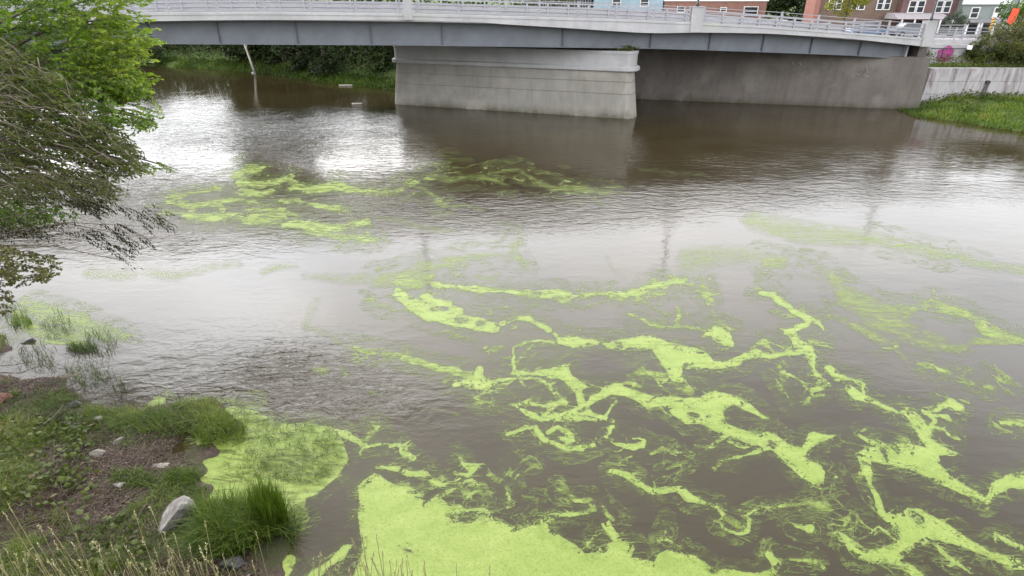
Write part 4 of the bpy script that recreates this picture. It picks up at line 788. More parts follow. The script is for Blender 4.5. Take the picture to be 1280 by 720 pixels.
# ------------------------------------------------------------------ vegetation
M['leaf_lime'] = foliage('fresh_green_leaves', [(0, (.045, .085, .010)), (.45, (.10, .18, .016)), (.8, (.19, .29, .025)), (1, (.30, .36, .05))], .4)
M['leaf_olive'] = foliage('dull_olive_leaves', [(0, (.028, .040, .008)), (.4, (.075, .098, .016)), (.75, (.12, .145, .024)), (1, (.21, .17, .06))], .35)
M['leaf_dark'] = foliage('narrow_willow_leaves', [(0, (.010, .013, .006)), (.6, (.022, .028, .010)), (1, (.05, .06, .02))], .1, 1.0, .02)
M['leaf_mid'] = foliage('mid_green_leaves', [(0, (.030, .036, .010)), (.5, (.075, .105, .020)), (.8, (.12, .155, .032)), (1, (.17, .13, .07))], .3)
M['leaf_far'] = foliage('bank_tree_leaves', [(0, (.012, .020, .007)), (.5, (.040, .065, .015)), (.85, (.07, .105, .026)), (1, (.12, .15, .035))], .25)
M['leaf_gold'] = foliage('yellow_green_leaves', [(0, (.10, .11, .01)), (.5, (.22, .22, .015)), (1, (.36, .32, .03))], .35)
M['leaf_blue'] = foliage('grey_green_leaves', [(0, (.04, .06, .045)), (.5, (.09, .12, .085)), (1, (.14, .18, .12))], .25)
M['leaf_shrub'] = foliage('ochre_green_leaves', [(0, (.045, .05, .010)), (.5, (.10, .105, .022)), (.8, (.14, .15, .03)), (1, (.20, .16, .06))], .3)
M['grass'] = foliage('grass_blades', [(0, (.030, .050, .008)), (.5, (.085, .14, .015)), (.85, (.16, .215, .028)), (1, (.30, .28, .10))], .35)
M['straw'] = foliage('dry_grass_stems', [(0, (.20, .18, .08)), (.5, (.42, .38, .22)), (1, (.62, .57, .42))], .2)
M['litter'] = foliage('leaf_litter', [(0, (.035, .022, .016)), (.5, (.10, .062, .048)), (.85, (.17, .12, .095)), (1, (.30, .26, .23))], .1)
M['bark'] = plain('bark', (.085, .065, .05), .9, var=.35, sc=5, bmp=.8); M['twig'] = plain('grey_twigs', (.095, .078, .05), .85, var=.3); M['birch'] = plain('pale_bark', (.42, .40, .36), .8, var=.25)
def unit(a): return a/np.maximum(np.linalg.norm(a, axis=-1, keepdims=True), 1e-9)
def leaves_mesh(name, P, D, L, W, tint, r=rng, fold=.18):
    """diamond leaves, each two halves folded on the midrib"""
    n = len(P); L = np.broadcast_to(L, n)[:, None]; W = np.broadcast_to(W, n)[:, None]; D = unit(D)
    S = unit(np.cross(D, unit(r.normal(size=(n, 3))+np.array([0, 0, .9])))); U = np.cross(S, D)
    V = np.stack([P, P+D*L*.42+S*W-U*W*fold, P+D*L, P+D*L*.42-S*W-U*W*fold, P+D*L*.45+U*W*fold], 1).reshape(-1, 3)
    i = np.arange(n)[:, None]*5; Q = np.concatenate([i+[0, 1, 4], i+[1, 2, 4], i+[0, 4, 3], i+[4, 2, 3]], 1).reshape(-1, 3)
    return npmesh(name, V, Q, {'tint': np.repeat(np.clip(tint, 0, 1), 5)})
def blades_mesh(name, P, lean, H, W, tint, curl=.5):
    n = len(P); az = np.arctan2(lean[:, 1], lean[:, 0]); s = np.stack([-np.sin(az), np.cos(az), 0*az], 1); V = []
    for k, (t, w_) in enumerate(((0, 1), (.35, .9), (.7, .6), (1, .06))):
        c = P+np.stack([lean[:, 0]*t**1.7, lean[:, 1]*t**1.7, t-curl*t**3*np.linalg.norm(lean, axis=1)*.5], 1)*H[:, None]
        V += [c-s*(W*w_)[:, None], c+s*(W*w_)[:, None]]
    V = np.stack(V, 1).reshape(-1, 3); i = np.arange(n)[:, None]*8; Q = np.concatenate([i+[0, 1, 3, 2], i+[2, 3, 5, 4], i+[4, 5, 7, 6]], 1).reshape(-1, 4)
    return npmesh(name, V, Q, {'tint': np.repeat(np.clip(tint, 0, 1), 8)})
def twigs_mesh(mb, A, B, r0, r1, n=3, sag=.1):
    for a, b in zip(A, B): m_ = (a+b)/2+np.array([0, 0, sag*np.linalg.norm(b-a)]); mb.tube([a, m_, b], [r0, (r0+r1)/2, r1], n)
def crown(base, H, Rr, nblob, nleaf, leaf, r, z0=.25, squash=1.0, flat=.85):
    """leaf positions on many small clumps spread through an egg-shaped crown"""
    c = []
    while len(c) < nblob:
        p = r.uniform(-1, 1, 3)
        if .15 < np.linalg.norm(p) < 1: c.append(p)
    c = np.array(c)*[Rr, Rr*squash, H*(1-z0)/2]+[0, 0, H*(1+z0)/2]; br = r.uniform(.16, .36, nblob)*Rr
    k = r.integers(0, nblob, nleaf); d = unit(r.normal(size=(nleaf, 3))); rad = br[k]*(.55+.5*r.random(nleaf))
    P = c[k]+d*rad[:, None]*[1, 1, flat]; tint = .35+.35*d[:, 2]*0+r.normal(0, .18, nleaf)+(r.random(nblob)[k]-.5)*.5
    D = d+np.array([0, 0, -.35])+r.normal(0, .4, (nleaf, 3)); return P, D, tint, c
def tree(name, label, base, H, Rr, m, nblob=26, nleaf=2600, leaf=.3, group=None, cat='tree', z0=.2, squash=1.0, trunk=.12, seed=1, tm='bark', lean=0, aspect=.42):
    r = np.random.default_rng(seed); t = empty(name, label, cat, base, group); P, D, tint, c = crown(base, H, Rr, nblob, nleaf, leaf, r, z0, squash)
    if m: link('crown', leaves_mesh('crown', P, D, leaf*r.uniform(.6, 1.25, nleaf), leaf*aspect*r.uniform(.7, 1.2, nleaf), tint, r), m, t)['kind'] = 'stuff'
    mb = MB(); top = H*.8; mb.tube([(0, 0, -.4), (lean*.2, .05, H*.3), (lean*.6, -.05, H*.55), (lean, 0, top)], [trunk*1.2, trunk, trunk*.7, trunk*.2], 7); mb.build('trunk', M[tm], t, True)
    mb = MB()
    for q in c[::2]: z_ = min(q[2]*.6, H*.6); mb.tube([(lean*z_/H, 0, z_), tuple(np.array([q[0]*.5, q[1]*.5, (z_+q[2])/2+.1])), tuple(q)], [trunk*.45, trunk*.25, trunk*.08], 4)
    mb.build('branches', M[tm], t); return t
# far bank under and beyond the bridge
FB = [(-82, 101, 7.5, 4.2, 'wide dark bank tree farthest left under the bridge'), (-70, 97.5, 6.4, 3.6, 'low bank tree second from the left under the bridge'), (-60.5, 94, 6.9, 3.4, 'rounded bank tree left of the pale trunk'),
      (-52, 91, 6.6, 3.3, 'bushy bank tree just left of the pale leaning trunk'), (-35.5, 88.5, 16.0, 4.6, 'tallest bank tree just right of the pale leaning trunk'), (-29.5, 85, 12.5, 3.4, 'bank tree with lighter outer leaves in the middle of the left span'),
      (-25.5, 80, 6.6, 2.6, 'bank tree with drooping leaves left of the pier'), (-21.5, 76.5, 6.3, 3.0, 'bank tree nearest to the left end of the pier'), (-14.5, 74.5, 6.4, 2.9, 'bank tree partly hidden behind the left end of the pier'), (-5, 73.5, 6.2, 2.8, 'bank tree hidden behind the pier')]
for i, (x, y, H, r_, lb) in enumerate(FB):
    y -= 3.2; x -= 1.0
    tree('bank_tree', lb, (x, y, max(.6, float(h_far(x, y))-.5)), H, r_, M['leaf_far'], 46 if H < 10 else 90, 9000 if H < 10 else 24000, .24 if H < 10 else .36, 'trees on the far bank', z0=.02, seed=20+i, trunk=.16)
p = atz(318, 89, .4); t = empty('dead_trunk', 'bare pale leaning trunk standing at the far water edge under the bridge', 'tree', p)
MB().tube([(0, 0, -.3), (-.35, .1, 1.6), (-.95, .3, 4.2), (-1.5, .4, 6.5)], [.16, .13, .10, .04], 7).build('trunk', M['birch'], t, True)
MB().tube([(-.6, .15, 2.6), (-.2, .1, 3.6), (.1, 0, 4.4)], [.06, .04, .02], 5).build('branch', M['birch'], t)
def scatter(n, x0, x1, y0, y1, cond, hf, r):
    P = np.zeros((0, 3))
    while len(P) < n:
        x = r.uniform(x0, x1, n*2); y = r.uniform(y0, y1, n*2); k = cond(x, y); x, y = x[k], y[k]; P = np.concatenate([P, np.stack([x, y, hf(x, y)], 1)])
    return P[:n]
r = np.random.default_rng(5)
def px_of(x, y): return proj(x, y, np.zeros_like(x))
# reeds and rank grass along the far water edge
P = scatter(20000, -95, 11, 58, 104, lambda x, y: (lambda d: (d > -.2)&(d < 2.4)&(fbm(x*.25, y*.25, 3, 77) > -.55))(inland_far(x, y)), h_far, r)
o = link('far_bank_grass', blades_mesh('g', P, r.normal(0, .45, (len(P), 2)), r.uniform(.15, .55, len(P)), r.uniform(.03, .06, len(P)), .3+.35*fbm(P[:, 0]*.4, P[:, 1]*.4, 3, 5)+r.normal(0, .12, len(P))), M['grass']); tag(o, 'rank green grass along the far water edge left of the pier', 'grass', kind='stuff')
P = scatter(9000, -100, 12, 60, 112, lambda x, y: (lambda d: (d > 1.2)&(d < 9))(inland_far(x, y)), h_far, r)
P[:, 2] += r.uniform(0, 1.1, len(P)); o = link('far_undergrowth', leaves_mesh('u', P, r.normal(0, 1, (len(P), 3)), .26, .1, .35+.5*fbm(P[:, 0]*.3, P[:, 1]*.3, 3, 15)+r.normal(0, .15, len(P)), r), M['leaf_far']); tag(o, 'dark leafy undergrowth below the far bank trees', 'undergrowth', kind='stuff')
P = scatter(30000, -120, 8, 60, 135, lambda x, y: (lambda d: (d > 4.5)&(d < 16))(inland_far(x, y)), h_far, r)
P[:, 2] += r.uniform(0, 1, len(P))*(4.2+2.2*fbm(P[:, 0]*.12, P[:, 1]*.12, 3, 44)); o = link('far_wood', leaves_mesh('u', P, r.normal(0, 1, (len(P), 3)), .5, .2, .3+.5*fbm(P[:, 0]*.3, P[:, 1]*.3+P[:, 2]*.4, 3, 15)+r.normal(0, .15, len(P)), r), M['leaf_far']); tag(o, 'dense dark wood standing behind the far bank trees', 'wood', kind='stuff')
# right bank
P = scatter(36000, 33, 82, 26, 54.2, lambda x, y: (lambda d: (d > -.1)&(d < 14)&((x > 36.8)|(y < a1.y-(x-a1.x)*.2)))(inland_far(x, y)), h_far, r)
n = fbm(P[:, 0]*.45, P[:, 1]*.45, 4, 25); o = link('bank_grass', blades_mesh('g', P, r.normal(0, .5, (len(P), 2)), (.22+.22*r.random(len(P)))*(1+.6*n), r.uniform(.02, .04, len(P)), .52+.5*n+r.normal(0, .1, len(P))), M['grass']); tag(o, 'bright green rough grass on the bank below the stained wall', 'grass', kind='stuff')
P = scatter(5000, 36.8, 78, 40, 54.2, lambda x, y: (lambda d: (d > 0)&((np.abs(y-53.4) < .8)|(fbm(x*.5, y*.5, 3, 35) > .25)))(inland_far(x, y)), h_far, r)
P[:, 2] += r.uniform(.1, .6, len(P)); o = link('broad_leaf_weeds', leaves_mesh('u', P, r.normal(0, 1, (len(P), 3))+[0, 0, -.2], .2, .08, .5+r.normal(0, .25, len(P)), r), M['leaf_mid']); tag(o, 'broad leaved weeds growing at the foot of the stained wall', 'weeds', kind='stuff')
SH = [(1222, 82, 56.6, 1.5, 1.4, 'low green shrub spilling over the wall top next to the side wall'), (1243, 74, 57.2, 2.1, 1.9, 'ochre green shrub on the slope left of the tallest one'), (1262, 70, 58.0, 2.9, 2.2, 'tallest ochre green shrub on the slope above the wall'), (1287, 74, 57.4, 2.6, 2.3, 'ochre green shrub cut by the right edge of the photo'), (1315, 72, 57.6, 2.7, 2.4, 'shrub just outside the right edge on the slope'), (1256, 86, 56.4, 1.1, 1.7, 'low bright shrub leaning over the wall above the drain hole'), (1283, 88, 56.3, 1.1, 1.8, 'low bright shrub leaning over the wall at the right edge')]
for i, (px, py, y, H, r_, lb) in enumerate(SH):
    x = aty(px, py, y).x; z = float(np.clip(2.9+(y-54.5)*.42, 2.9, 4.7)); tree('shrub', lb, (x, y, z), H, r_, M['leaf_shrub' if i in (1, 2, 3, 4) else 'leaf_mid'], 34, 5200, .13, 'shrubs on the slope above the wall', 'shrub', z0=.0, seed=50+i, trunk=.04)
P = scatter(9000, 38.5, 80, 55.0, 60, lambda x, y: x > 38.5, lambda x, y: np.clip(3.0+(y-55.0)*.42, 3.1, 5.2), r)
o = link('slope_weeds', leaves_mesh('u', P+np.stack([0*P[:, 0], 0*P[:, 0], r.uniform(0, .5, len(P))], 1), r.normal(0, 1, (len(P), 3))+[0, 0, .4], .2, .06, .4+r.normal(0, .25, len(P)), r), M['leaf_shrub']); tag(o, 'tangled weeds covering the slope between the wall and the street', 'weeds', kind='stuff')
def shrub_at(px, Y, base_z, H, r_, m, label, name='street_tree', cat='tree', nl=3200, leaf=.2, seed=3, z0=.1): return tree(name, label, (aty(px, 25, Y).x, Y, base_z), H, r_, m, 28, nl, leaf, None, cat, z0=z0, seed=seed, trunk=.08)
shrub_at(1056, 73.5, 4.75, 6.0, 2.3, M['leaf_gold'], 'yellow green tree in front of the brown brick building', z0=.35, nl=4200)
shrub_at(1196, 62, 5.2, 2.5, 1.0, M['leaf_blue'], 'grey green shrub behind the street railing beside the last pedestal', 'street_shrub', 'shrub', leaf=.12)
shrub_at(1278, 70, 4.9, 4.6, 2.3, M['leaf_lime'], 'bright green tree right of the orange sign', seed=9)
for i, (x_, y_, H) in enumerate(((60, 93, 15), (70, 95, 14), (84, 92, 13))): tree('street_tree', ['unseen tall tree added behind the grey green house', 'unseen tall tree added behind the white house at the right edge', 'unseen tall tree added past the right edge'][i], (x_, y_, 4.6), H, 4.4, M['leaf_far'], 60, 9000, .4, None, seed=90+i, trunk=.2)  # unseen trees, added to block bright sky from reflecting in the river
for i, (px, Y, H) in enumerate(((955, 97, 8), (972, 98, 9), (993, 96, 8.5))):
    shrub_at(px, Y, 4.6, H, 3.2, M['leaf_far'], ['dark tree at the end of the low brick building', 'dark tree above the white van', 'dark tree touching the orange brick gable'][i], seed=70+i, leaf=.32, nl=5200)
for i, px in enumerate((738, 752, 764, 777)):
    q = onb(px, 63, 2.0); d_ = pl+pd*(Lp-1.0-(777-px)*.045)-pn*1.0
    n_ = 160; PP = np.stack([r.normal(0, .28, n_), r.normal(0, .25, n_), np.abs(r.normal(0, .16, n_))], 1); wd = empty('weed', ['small weed tuft on the pier top, farthest left', 'small weed tuft on the pier top, second from the left', 'small weed tuft on the pier top, third from the left', 'small weed tuft on the pier top, nearest the pier corner'][i], 'weed', (d_.x, d_.y, 5.12), 'weeds on the pier top')
    link('leaves', leaves_mesh('w', PP, r.normal(0, 1, (n_, 3))+[0, 0, .8], .2, .06, .6+r.normal(0, .2, n_), r), M['leaf_mid'], wd)

# ---- the overhanging trees on the near bank
def pxt(px, py, y): return np.array(aty(px, py, y))
def sample_poly(P, n, r):
    xs = [p[0] for p in P]; ys = [p[1] for p in P]; o_ = []
    while len(o_) < n:
        x = r.uniform(min(xs), max(xs), n); y = r.uniform(min(ys), max(ys), n); k = inpoly(x, y, P); o_ += list(zip(x[k], y[k]))
    return o_[:n]
def shoots(regs, centre, seed, twig_r=.008):
    r = np.random.default_rng(seed); LP, LD, LT, LL, LW = [], [], [], [], []; mb = MB()
    for (poly, y0, y1, n, tl, nl, L, Wd, droop, tb) in regs:
        for px, py in sample_poly(poly, n, r):
            e_ = pxt(px, py, r.uniform(y0, y1)); d = unit((e_-centre)+r.normal(0, .9, 3)*np.linalg.norm(e_-centre)*.35); d = unit(d+[0, 0, -droop])
            s_ = e_-d*tl*r.uniform(.6, 1.2)+[0, 0, .12*tl]; mid = (e_+s_)/2+[0, 0, .10*tl]
            mb.tube([s_, mid, e_], [twig_r, twig_r*.7, twig_r*.3], 3); tc_ = tb+r.normal(0, .12)
            for k in range(nl):
                t = (k+.6)/nl; p = s_*(1-t)**2+mid*2*t*(1-t)*1.0+e_*t*t; side = 1 if k % 2 else -1
                sv_ = unit(np.cross(d, [0, 0, 1]))*side
                LP.append(p); LD.append(d*.7+sv_*.75+[0, 0, -.25-droop*.5]+r.normal(0, .28, 3)); LT.append(tc_+r.normal(0, .1)+.12*t); LL.append(L*r.uniform(.65, 1.2)); LW.append(Wd*r.uniform(.7, 1.2))
    return np.array(LP), np.array(LD), np.array(LT), np.array(LL), np.array(LW), mb
def limbs(mb, root, ends, r0, r):
    for e_ in ends:
        e_ = np.array(e_); m1 = root+(e_-root)*.35+[0, 0, .5]+r.normal(0, .15, 3); m2 = root+(e_-root)*.7+[0, 0, .45]+r.normal(0, .15, 3); mb.tube([root, m1, m2, e_], [r0, r0*.65, r0*.4, r0*.12], 6)
def hanging_tree(name, label, root, trunk_top, regs, ends, m, seed, r0=.1, twig='bark', tr_=.008):
    t = empty(name, label, 'tree', root); r = np.random.default_rng(seed); o0 = np.array(root); c0 = np.array(trunk_top)
    P, D, T, L, Wd, mb = shoots(regs, c0, seed, tr_)
    link('crown', leaves_mesh('crown', P-o0, D, L, Wd, T, r), m, t)['kind'] = 'stuff'
    mb.v = [tuple(np.array(v)-o0) for v in mb.v]; k = mb.build('twigs', M[twig], t); k['kind'] = 'stuff'
    m_ = MB(); m_.tube([(0, 0, -.5), tuple((c0-o0)*.4+[.2, .1, 0]), tuple((c0-o0)*.8+[-.1, 0, 0]), tuple(c0-o0)], [r0*2.2, r0*1.8, r0*1.4, r0], 9); m_.build('trunk', M['bark'], t, True)
    m_ = MB(); limbs(m_, c0-o0, [np.array(e_)-o0 for e_ in ends], r0*.8, r); m_.build('limb', M['bark'], t, True)
A_ = [( [(60, -40), (190, -60), (196, 2), (170, 12), (196, 26), (150, 30), (120, 10)], 14.5, 17, 190, .6, 12, .14, .038, .1, .66),
      ([(95, 15), (150, 18), (165, 22), (172, 34), (200, 36), (176, 46), (212, 54), (182, 62), (202, 73), (176, 84), (206, 98), (182, 108), (196, 118), (168, 126), (130, 122), (100, 95)], 14.5, 17, 460, .5, 14, .13, .036, .05, .74),
      ([(100, 95), (170, 100), (192, 112), (180, 122), (150, 130), (120, 125)], 14.2, 16, 110, .5, 12, .12, .034, .1, .45),
      ([(165, 138), (205, 134), (207, 148), (198, 160), (175, 168), (140, 160), (130, 140)], 14, 15.5, 75, .5, 10, .11, .03, .1, .55),
      ([(178, 210), (226, 209), (222, 216), (184, 220)], 14, 14.6, 14, .4, 9, .11, .026, .1, .7),
      ([(-30, -40), (90, -40), (110, 40), (100, 110), (70, 70), (20, 50), (-30, 40)], 14, 17.5, 420, .6, 12, .13, .036, .1, .42),
      ([(-30, 250), (70, 262), (100, 275), (60, 290), (-30, 288)], 13.2, 15, 90, .5, 10, .13, .034, .2, .25),
      ([(70, 95), (150, 120), (160, 165), (130, 190), (70, 175), (20, 130)], 13.4, 15, 150, .5, 11, .12, .03, .2, .36),
      ([(-30, 30), (60, 50), (110, 120), (120, 200), (60, 250), (-30, 250)], 15.5, 18, 420, .6, 11, .12, .034, .2, .22)]
rootA = (-20.5, 14.5, float(h_near(-20.5, 14.5))); topA = (-16.5, 15.5, 6.0)
hanging_tree('leafy_tree', 'fresh green leafy tree leaning over the river from the left edge', rootA, topA, A_, [pxt(190, 20, 15.5), pxt(205, 60, 16), pxt(190, 100, 15.5), pxt(190, 150, 14.8), pxt(222, 212, 14.3), pxt(100, 30, 16), pxt(60, 0, 15), pxt(110, 0, 15.5), pxt(60, 275, 14)], M['leaf_lime'], 101, .1)
B_ = [([(-40, 45), (30, 60), (80, 95), (115, 130), (140, 165), (165, 195), (185, 215), (150, 235), (110, 240), (40, 240), (-40, 235)], 12.8, 15, 620, .55, 11, .13, .028, .3, .42),
      ([(-40, 40), (40, 50), (100, 110), (120, 160), (60, 230), (-40, 230)], 14.5, 17, 460, .6, 12, .14, .034, .3, .35),
      ([(110, 150), (160, 165), (190, 205), (175, 222), (140, 225), (105, 200)], 13, 14.5, 240, .5, 10, .11, .022, .3, .30),
      ([(40, 225), (150, 225), (165, 245), (150, 262), (60, 260), (-30, 255)], 12.4, 13.8, 300, .55, 9, .10, .018, .35, .38)]
rootB = (-17.6, 12.6, float(h_near(-17.6, 12.6))); topB = (-15.2, 13.2, 4.6)
hanging_tree('twiggy_tree', 'brownish twiggy tree with sparse dull leaves below the fresh green one', rootB, topB, B_, [pxt(60, 120, 14), pxt(120, 170, 13.6), pxt(170, 200, 13.6), pxt(140, 240, 13), pxt(60, 240, 13), pxt(100, 210, 13), pxt(30, 90, 14.5), pxt(20, 180, 13)], M['leaf_olive'], 102, .07, 'twig')
r = np.random.default_rng(66); mb = MB(); tB = [o_ for o_ in C.objects if o_.name == 'twiggy_tree'][0]
for a_, b_ in sample_poly([(-30, 60), (60, 80), (120, 150), (180, 205), (150, 235), (60, 245), (-30, 235)], 100, r):
    e_ = pxt(a_, b_, r.uniform(12.4, 13.6)); d = unit(np.array([r.uniform(.5, 1), r.normal(0, .3), r.uniform(-.75, -.05)])); L_ = r.uniform(.35, 1.0); m1 = e_-d*L_*.5+r.normal(0, .06, 3)+[0, 0, .05]
    mb.tube([e_-d*L_-np.array(rootB), m1-np.array(rootB), e_-np.array(rootB)], [.012, .009, .004], 4)
    if r.random() < .6: q_ = m1+(unit(d+r.normal(0, .6, 3)))*L_*.4; mb.tube([m1-np.array(rootB), q_-np.array(rootB)], [.007, .003], 3)
M['bare'] = plain('bare_pale_twigs', (.13, .11, .08), .85, var=.3); k = mb.build('bare_twigs', M['bare'], tB); k['kind'] = 'stuff'
C_ = [([(95, 255), (150, 255), (165, 268), (120, 275)], 11.8, 13, 46, .5, 11, .09, .016, .8, .3), ([(105, 295), (140, 285), (190, 290), (195, 312), (165, 325), (120, 312)], 11.6, 12.6, 40, .4, 11, .09, .016, .9, .25),
      ([(160, 268), (225, 272), (222, 292), (180, 296)], 11.8, 12.8, 26, .4, 10, .085, .015, .8, .3), ([(150, 318), (180, 322), (178, 338), (160, 335)], 11.5, 12, 8, .35, 7, .11, .012, .8, .2), ([(-20, 285), (90, 280), (100, 300), (-20, 305)], 11.8, 13, 70, .6, 8, .11, .014, .5, .3)]
rootC = (-16.6, 11.2, float(h_near(-16.6, 11.2))); topC = (-14.2, 11.9, 3.4)
hanging_tree('willow', 'dark narrow leaved willow branches trailing just above the algae', rootC, topC, C_, [pxt(130, 270, 12.4), pxt(190, 300, 12.1), pxt(215, 285, 12.3), pxt(172, 330, 11.8), pxt(120, 300, 12), pxt(60, 295, 12.2)], M['leaf_dark'], 103, .03, 'bark', .003)
D_ = [([(-30, 305), (20, 308), (70, 320), (82, 330), (72, 350), (20, 356), (-30, 350)], 11.0, 12.2, 130, .3, 8, .10, .036, .2, .45), ([(-30, 350), (25, 355), (15, 395), (-30, 410)], 11, 12.2, 60, .3, 8, .09, .03, .2, .3)]
rootD = (-16.2, 11.0, float(h_near(-16.2, 11.0))); topD = (-14.2, 11.2, 2.3)
hanging_tree('sapling', 'sapling with yellowing broad leaves at the left edge below the willow', rootD, topD, D_, [pxt(70, 335, 11.6), pxt(30, 330, 11.6), pxt(10, 370, 11.5)], M['leaf_shrub'], 104, .03)

# ---- near bank ground plants
def npx(x, y, z): return proj(x, y, z)
def in_frame(x, y, z, pad=60): px, py = proj(x, y, z); return (px > -pad)&(px < 1340)&(py < 720+pad*2)
hN = lambda x, y: h_near(x, y)+.02
def nb(n, cond, seed, x0=-19, x1=2.5, y0=2.0, y1=17):
    r = np.random.default_rng(seed)
    def cnd(x, y): z = hN(x, y); px, py = proj(x, y, z); return (z > .015)&(px > -70)&(px < 560)&(py < 820)&cond(x, y, z, px, py, inland_near(x, y))
    return scatter(n, x0, x1, y0, y1, cnd, hN, r), r
MUD = lambda px, py: np.exp(-((px-130)/60)**2-((py-590)/55)**2)+.9*np.exp(-((px-30)/50)**2-((py-470)/25)**2)+.9*np.exp(-((px-265)/75)**2-((py-712)/25)**2)+.8*np.exp(-((px-205)/35)**2-((py-570)/35)**2)+.5*np.exp(-((px-60)/50)**2-((py-650)/30)**2)
P, r = nb(42000, lambda x, y, z, px, py, d: (fbm(x*1.1, y*1.1, 4, 90)-MUD(px, py)*.8 > -.15)&(d > .5), 11)
n = fbm(P[:, 0]*1.0, P[:, 1]*1.0, 3, 92); P[:, 2] += np.abs(r.normal(0, .05, len(P)))
o = link('leafy_ground_cover', leaves_mesh('gc', P, r.normal(0, 1, (len(P), 3))*[1, 1, .35]+[0, 0, .15], r.uniform(.018, .060, len(P)), r.uniform(.006, .020, len(P)), .5+.5*n+r.normal(0, .24, len(P)), r), M['leaf_mid']); tag(o, 'low leafy weeds carpeting the near bank', 'ground cover', kind='stuff')
P, r = nb(1000, lambda x, y, z, px, py, d: ((px < 120)&(py > 525)&(py < 640))|((px > 100)&(px < 190)&(py > 650)), 12); P[:, 2] += r.uniform(.03, .2, len(P))
o = link('broad_ivy_leaves', leaves_mesh('iv', P, r.normal(0, 1, (len(P), 3))*[1, 1, .3], r.uniform(.08, .15, len(P)), r.uniform(.04, .075, len(P)), .5+r.normal(0, .22, len(P)), r), M['leaf_mid']); tag(o, 'broad bright leaves of a creeper at the left edge of the near bank', 'ground cover', kind='stuff')
P, r = nb(42000, lambda x, y, z, px, py, d: (fbm(x*1.3+3, y*1.3, 4, 95)-MUD(px, py)*.75 > -.12)&(d > .02), 13)
n = fbm(P[:, 0]*.8, P[:, 1]*.8, 3, 97); o = link('short_bank_grass', blades_mesh('sg', P, r.normal(0, .8, (len(P), 2)), r.uniform(.05, .19, len(P))*(1+.8*n), r.uniform(.003, .006, len(P)), .55+.45*n+r.normal(0, .2, len(P))), M['grass']); tag(o, 'short mossy grass patches over the near bank', 'grass', kind='stuff')
P, r = nb(16000, lambda x, y, z, px, py, d: (MUD(px, py)+.35*fbm(x*2, y*2, 3, 99) > .28), 14); P[:, 2] += np.abs(r.normal(0, .012, len(P)))
o = link('leaf_litter', leaves_mesh('ll', P, r.normal(0, 1, (len(P), 3))*[1, 1, .15], r.uniform(.02, .07, len(P)), r.uniform(.006, .02, len(P)), .42+r.normal(0, .27, len(P)), r), M['litter']); tag(o, 'brown leaf litter and twigs strewn over the muddy bank', 'leaf litter', kind='stuff')
P, r = nb(9000, lambda x, y, z, px, py, d: (fbm(x*1.6+7, y*1.6, 3, 121)+.5*np.exp(-((px-40)/70)**2-((py-660)/60)**2) > .12)&(d > .6), 15)
o = link('brown_dead_stalks', blades_mesh('bs', P, r.normal(0, 1.3, (len(P), 2)), r.uniform(.05, .22, len(P)), r.uniform(.0025, .005, len(P)), .45+r.normal(0, .2, len(P))), M['litter']); tag(o, 'brown dead stalks lying among the weeds of the near bank', 'dead stalks', kind='stuff')
# clumps of long grass, each rooted in its own patch
def tuft(label, pxs, py_s, n, hgt, lean, seed, tone=.5, wd=.006, bias=(0.0, 0.0), z=None):
    r = np.random.default_rng(seed); c = atz((pxs[0]+pxs[1])/2, (py_s[0]+py_s[1])/2, .1); pts = []
    for a, b in zip(r.uniform(pxs[0], pxs[1], n*3), r.uniform(py_s[0], py_s[1], n*3)):
        u, v = (a-(pxs[0]+pxs[1])/2)/((pxs[1]-pxs[0])/2), (b-(py_s[0]+py_s[1])/2)/((py_s[1]-py_s[0])/2)
        if u*u+v*v < 1.05+.35*math.sin(a*.3)*math.sin(b*.4): q = atz(a, b, .06); pts.append((q.x, q.y))
        if len(pts) >= n: break
    pts = np.array(pts); z_ = np.maximum(hN(pts[:, 0], pts[:, 1]), -.1)-.02; t = empty('grass_tuft', label, 'grass tuft', (c.x, c.y, float(max(0, hN(c.x, c.y)))), 'tufts of long grass at the water edge'); P = np.stack([pts[:, 0]-c.x, pts[:, 1]-c.y, z_-t.location.z], 1); m_ = len(P)
    k = link('blades', blades_mesh('b', P, r.normal(0, lean, (m_, 2))+bias, hgt*r.uniform(.45, 1.1, m_), wd*r.uniform(.6, 1.2, m_), tone+r.normal(0, .2, m_)), M['grass'], t); k['kind'] = 'stuff'; return t
tuft('large deep green clump of long grass beside the grey boulder', (250, 345), (636, 686), 3000, .62, .5, 31, .5)
tuft('tall upright grass at the river side of the large clump', (318, 360), (630, 668), 1300, .95, .15, 32, .42)
tuft('grass clump below the boulder reaching the dark hollow', (240, 310), (668, 700), 1300, .5, .6, 33, .35)
tuft('bright grass clump at the water edge left of the large algae mat', (238, 308), (522, 556), 800, .46, .55, 34, .62)
tuft('olive grass clump left of the bright one at the water edge', (170, 244), (516, 548), 800, .36, .6, 35, .45)
tuft('small dark green grass tuft standing in the shallow algae', (82, 122), (428, 440), 420, .42, .28, 36, .3)
tuft('small reed tuft at the left edge under the sapling', (12, 42), (395, 408), 260, .45, .3, 37, .45)
tuft('sparse grass tuft right of the flat board', (112, 142), (462, 476), 220, .26, .5, 38, .3)
tuft('thin grass tuft growing through the middle of the algae mat', (282, 330), (560, 600), 260, .30, .5, 39, .4)
tuft('wiry dark tuft trailing in the water right of the large clump', (352, 372), (628, 680), 420, .34, .8, 40, .1, .003, (.5, 0))
tuft('mossy grass tuft between the boulder and the water film', (205, 250), (590, 606), 700, .22, .6, 41, .4)
tuft('mossy tuft around the white slab in the wet hollow', (140, 200), (592, 612), 700, .16, .7, 42, .4)
tuft('small tuft beside the leaning slab near the left edge', (125, 165), (522, 540), 500, .2, .6, 43, .5)
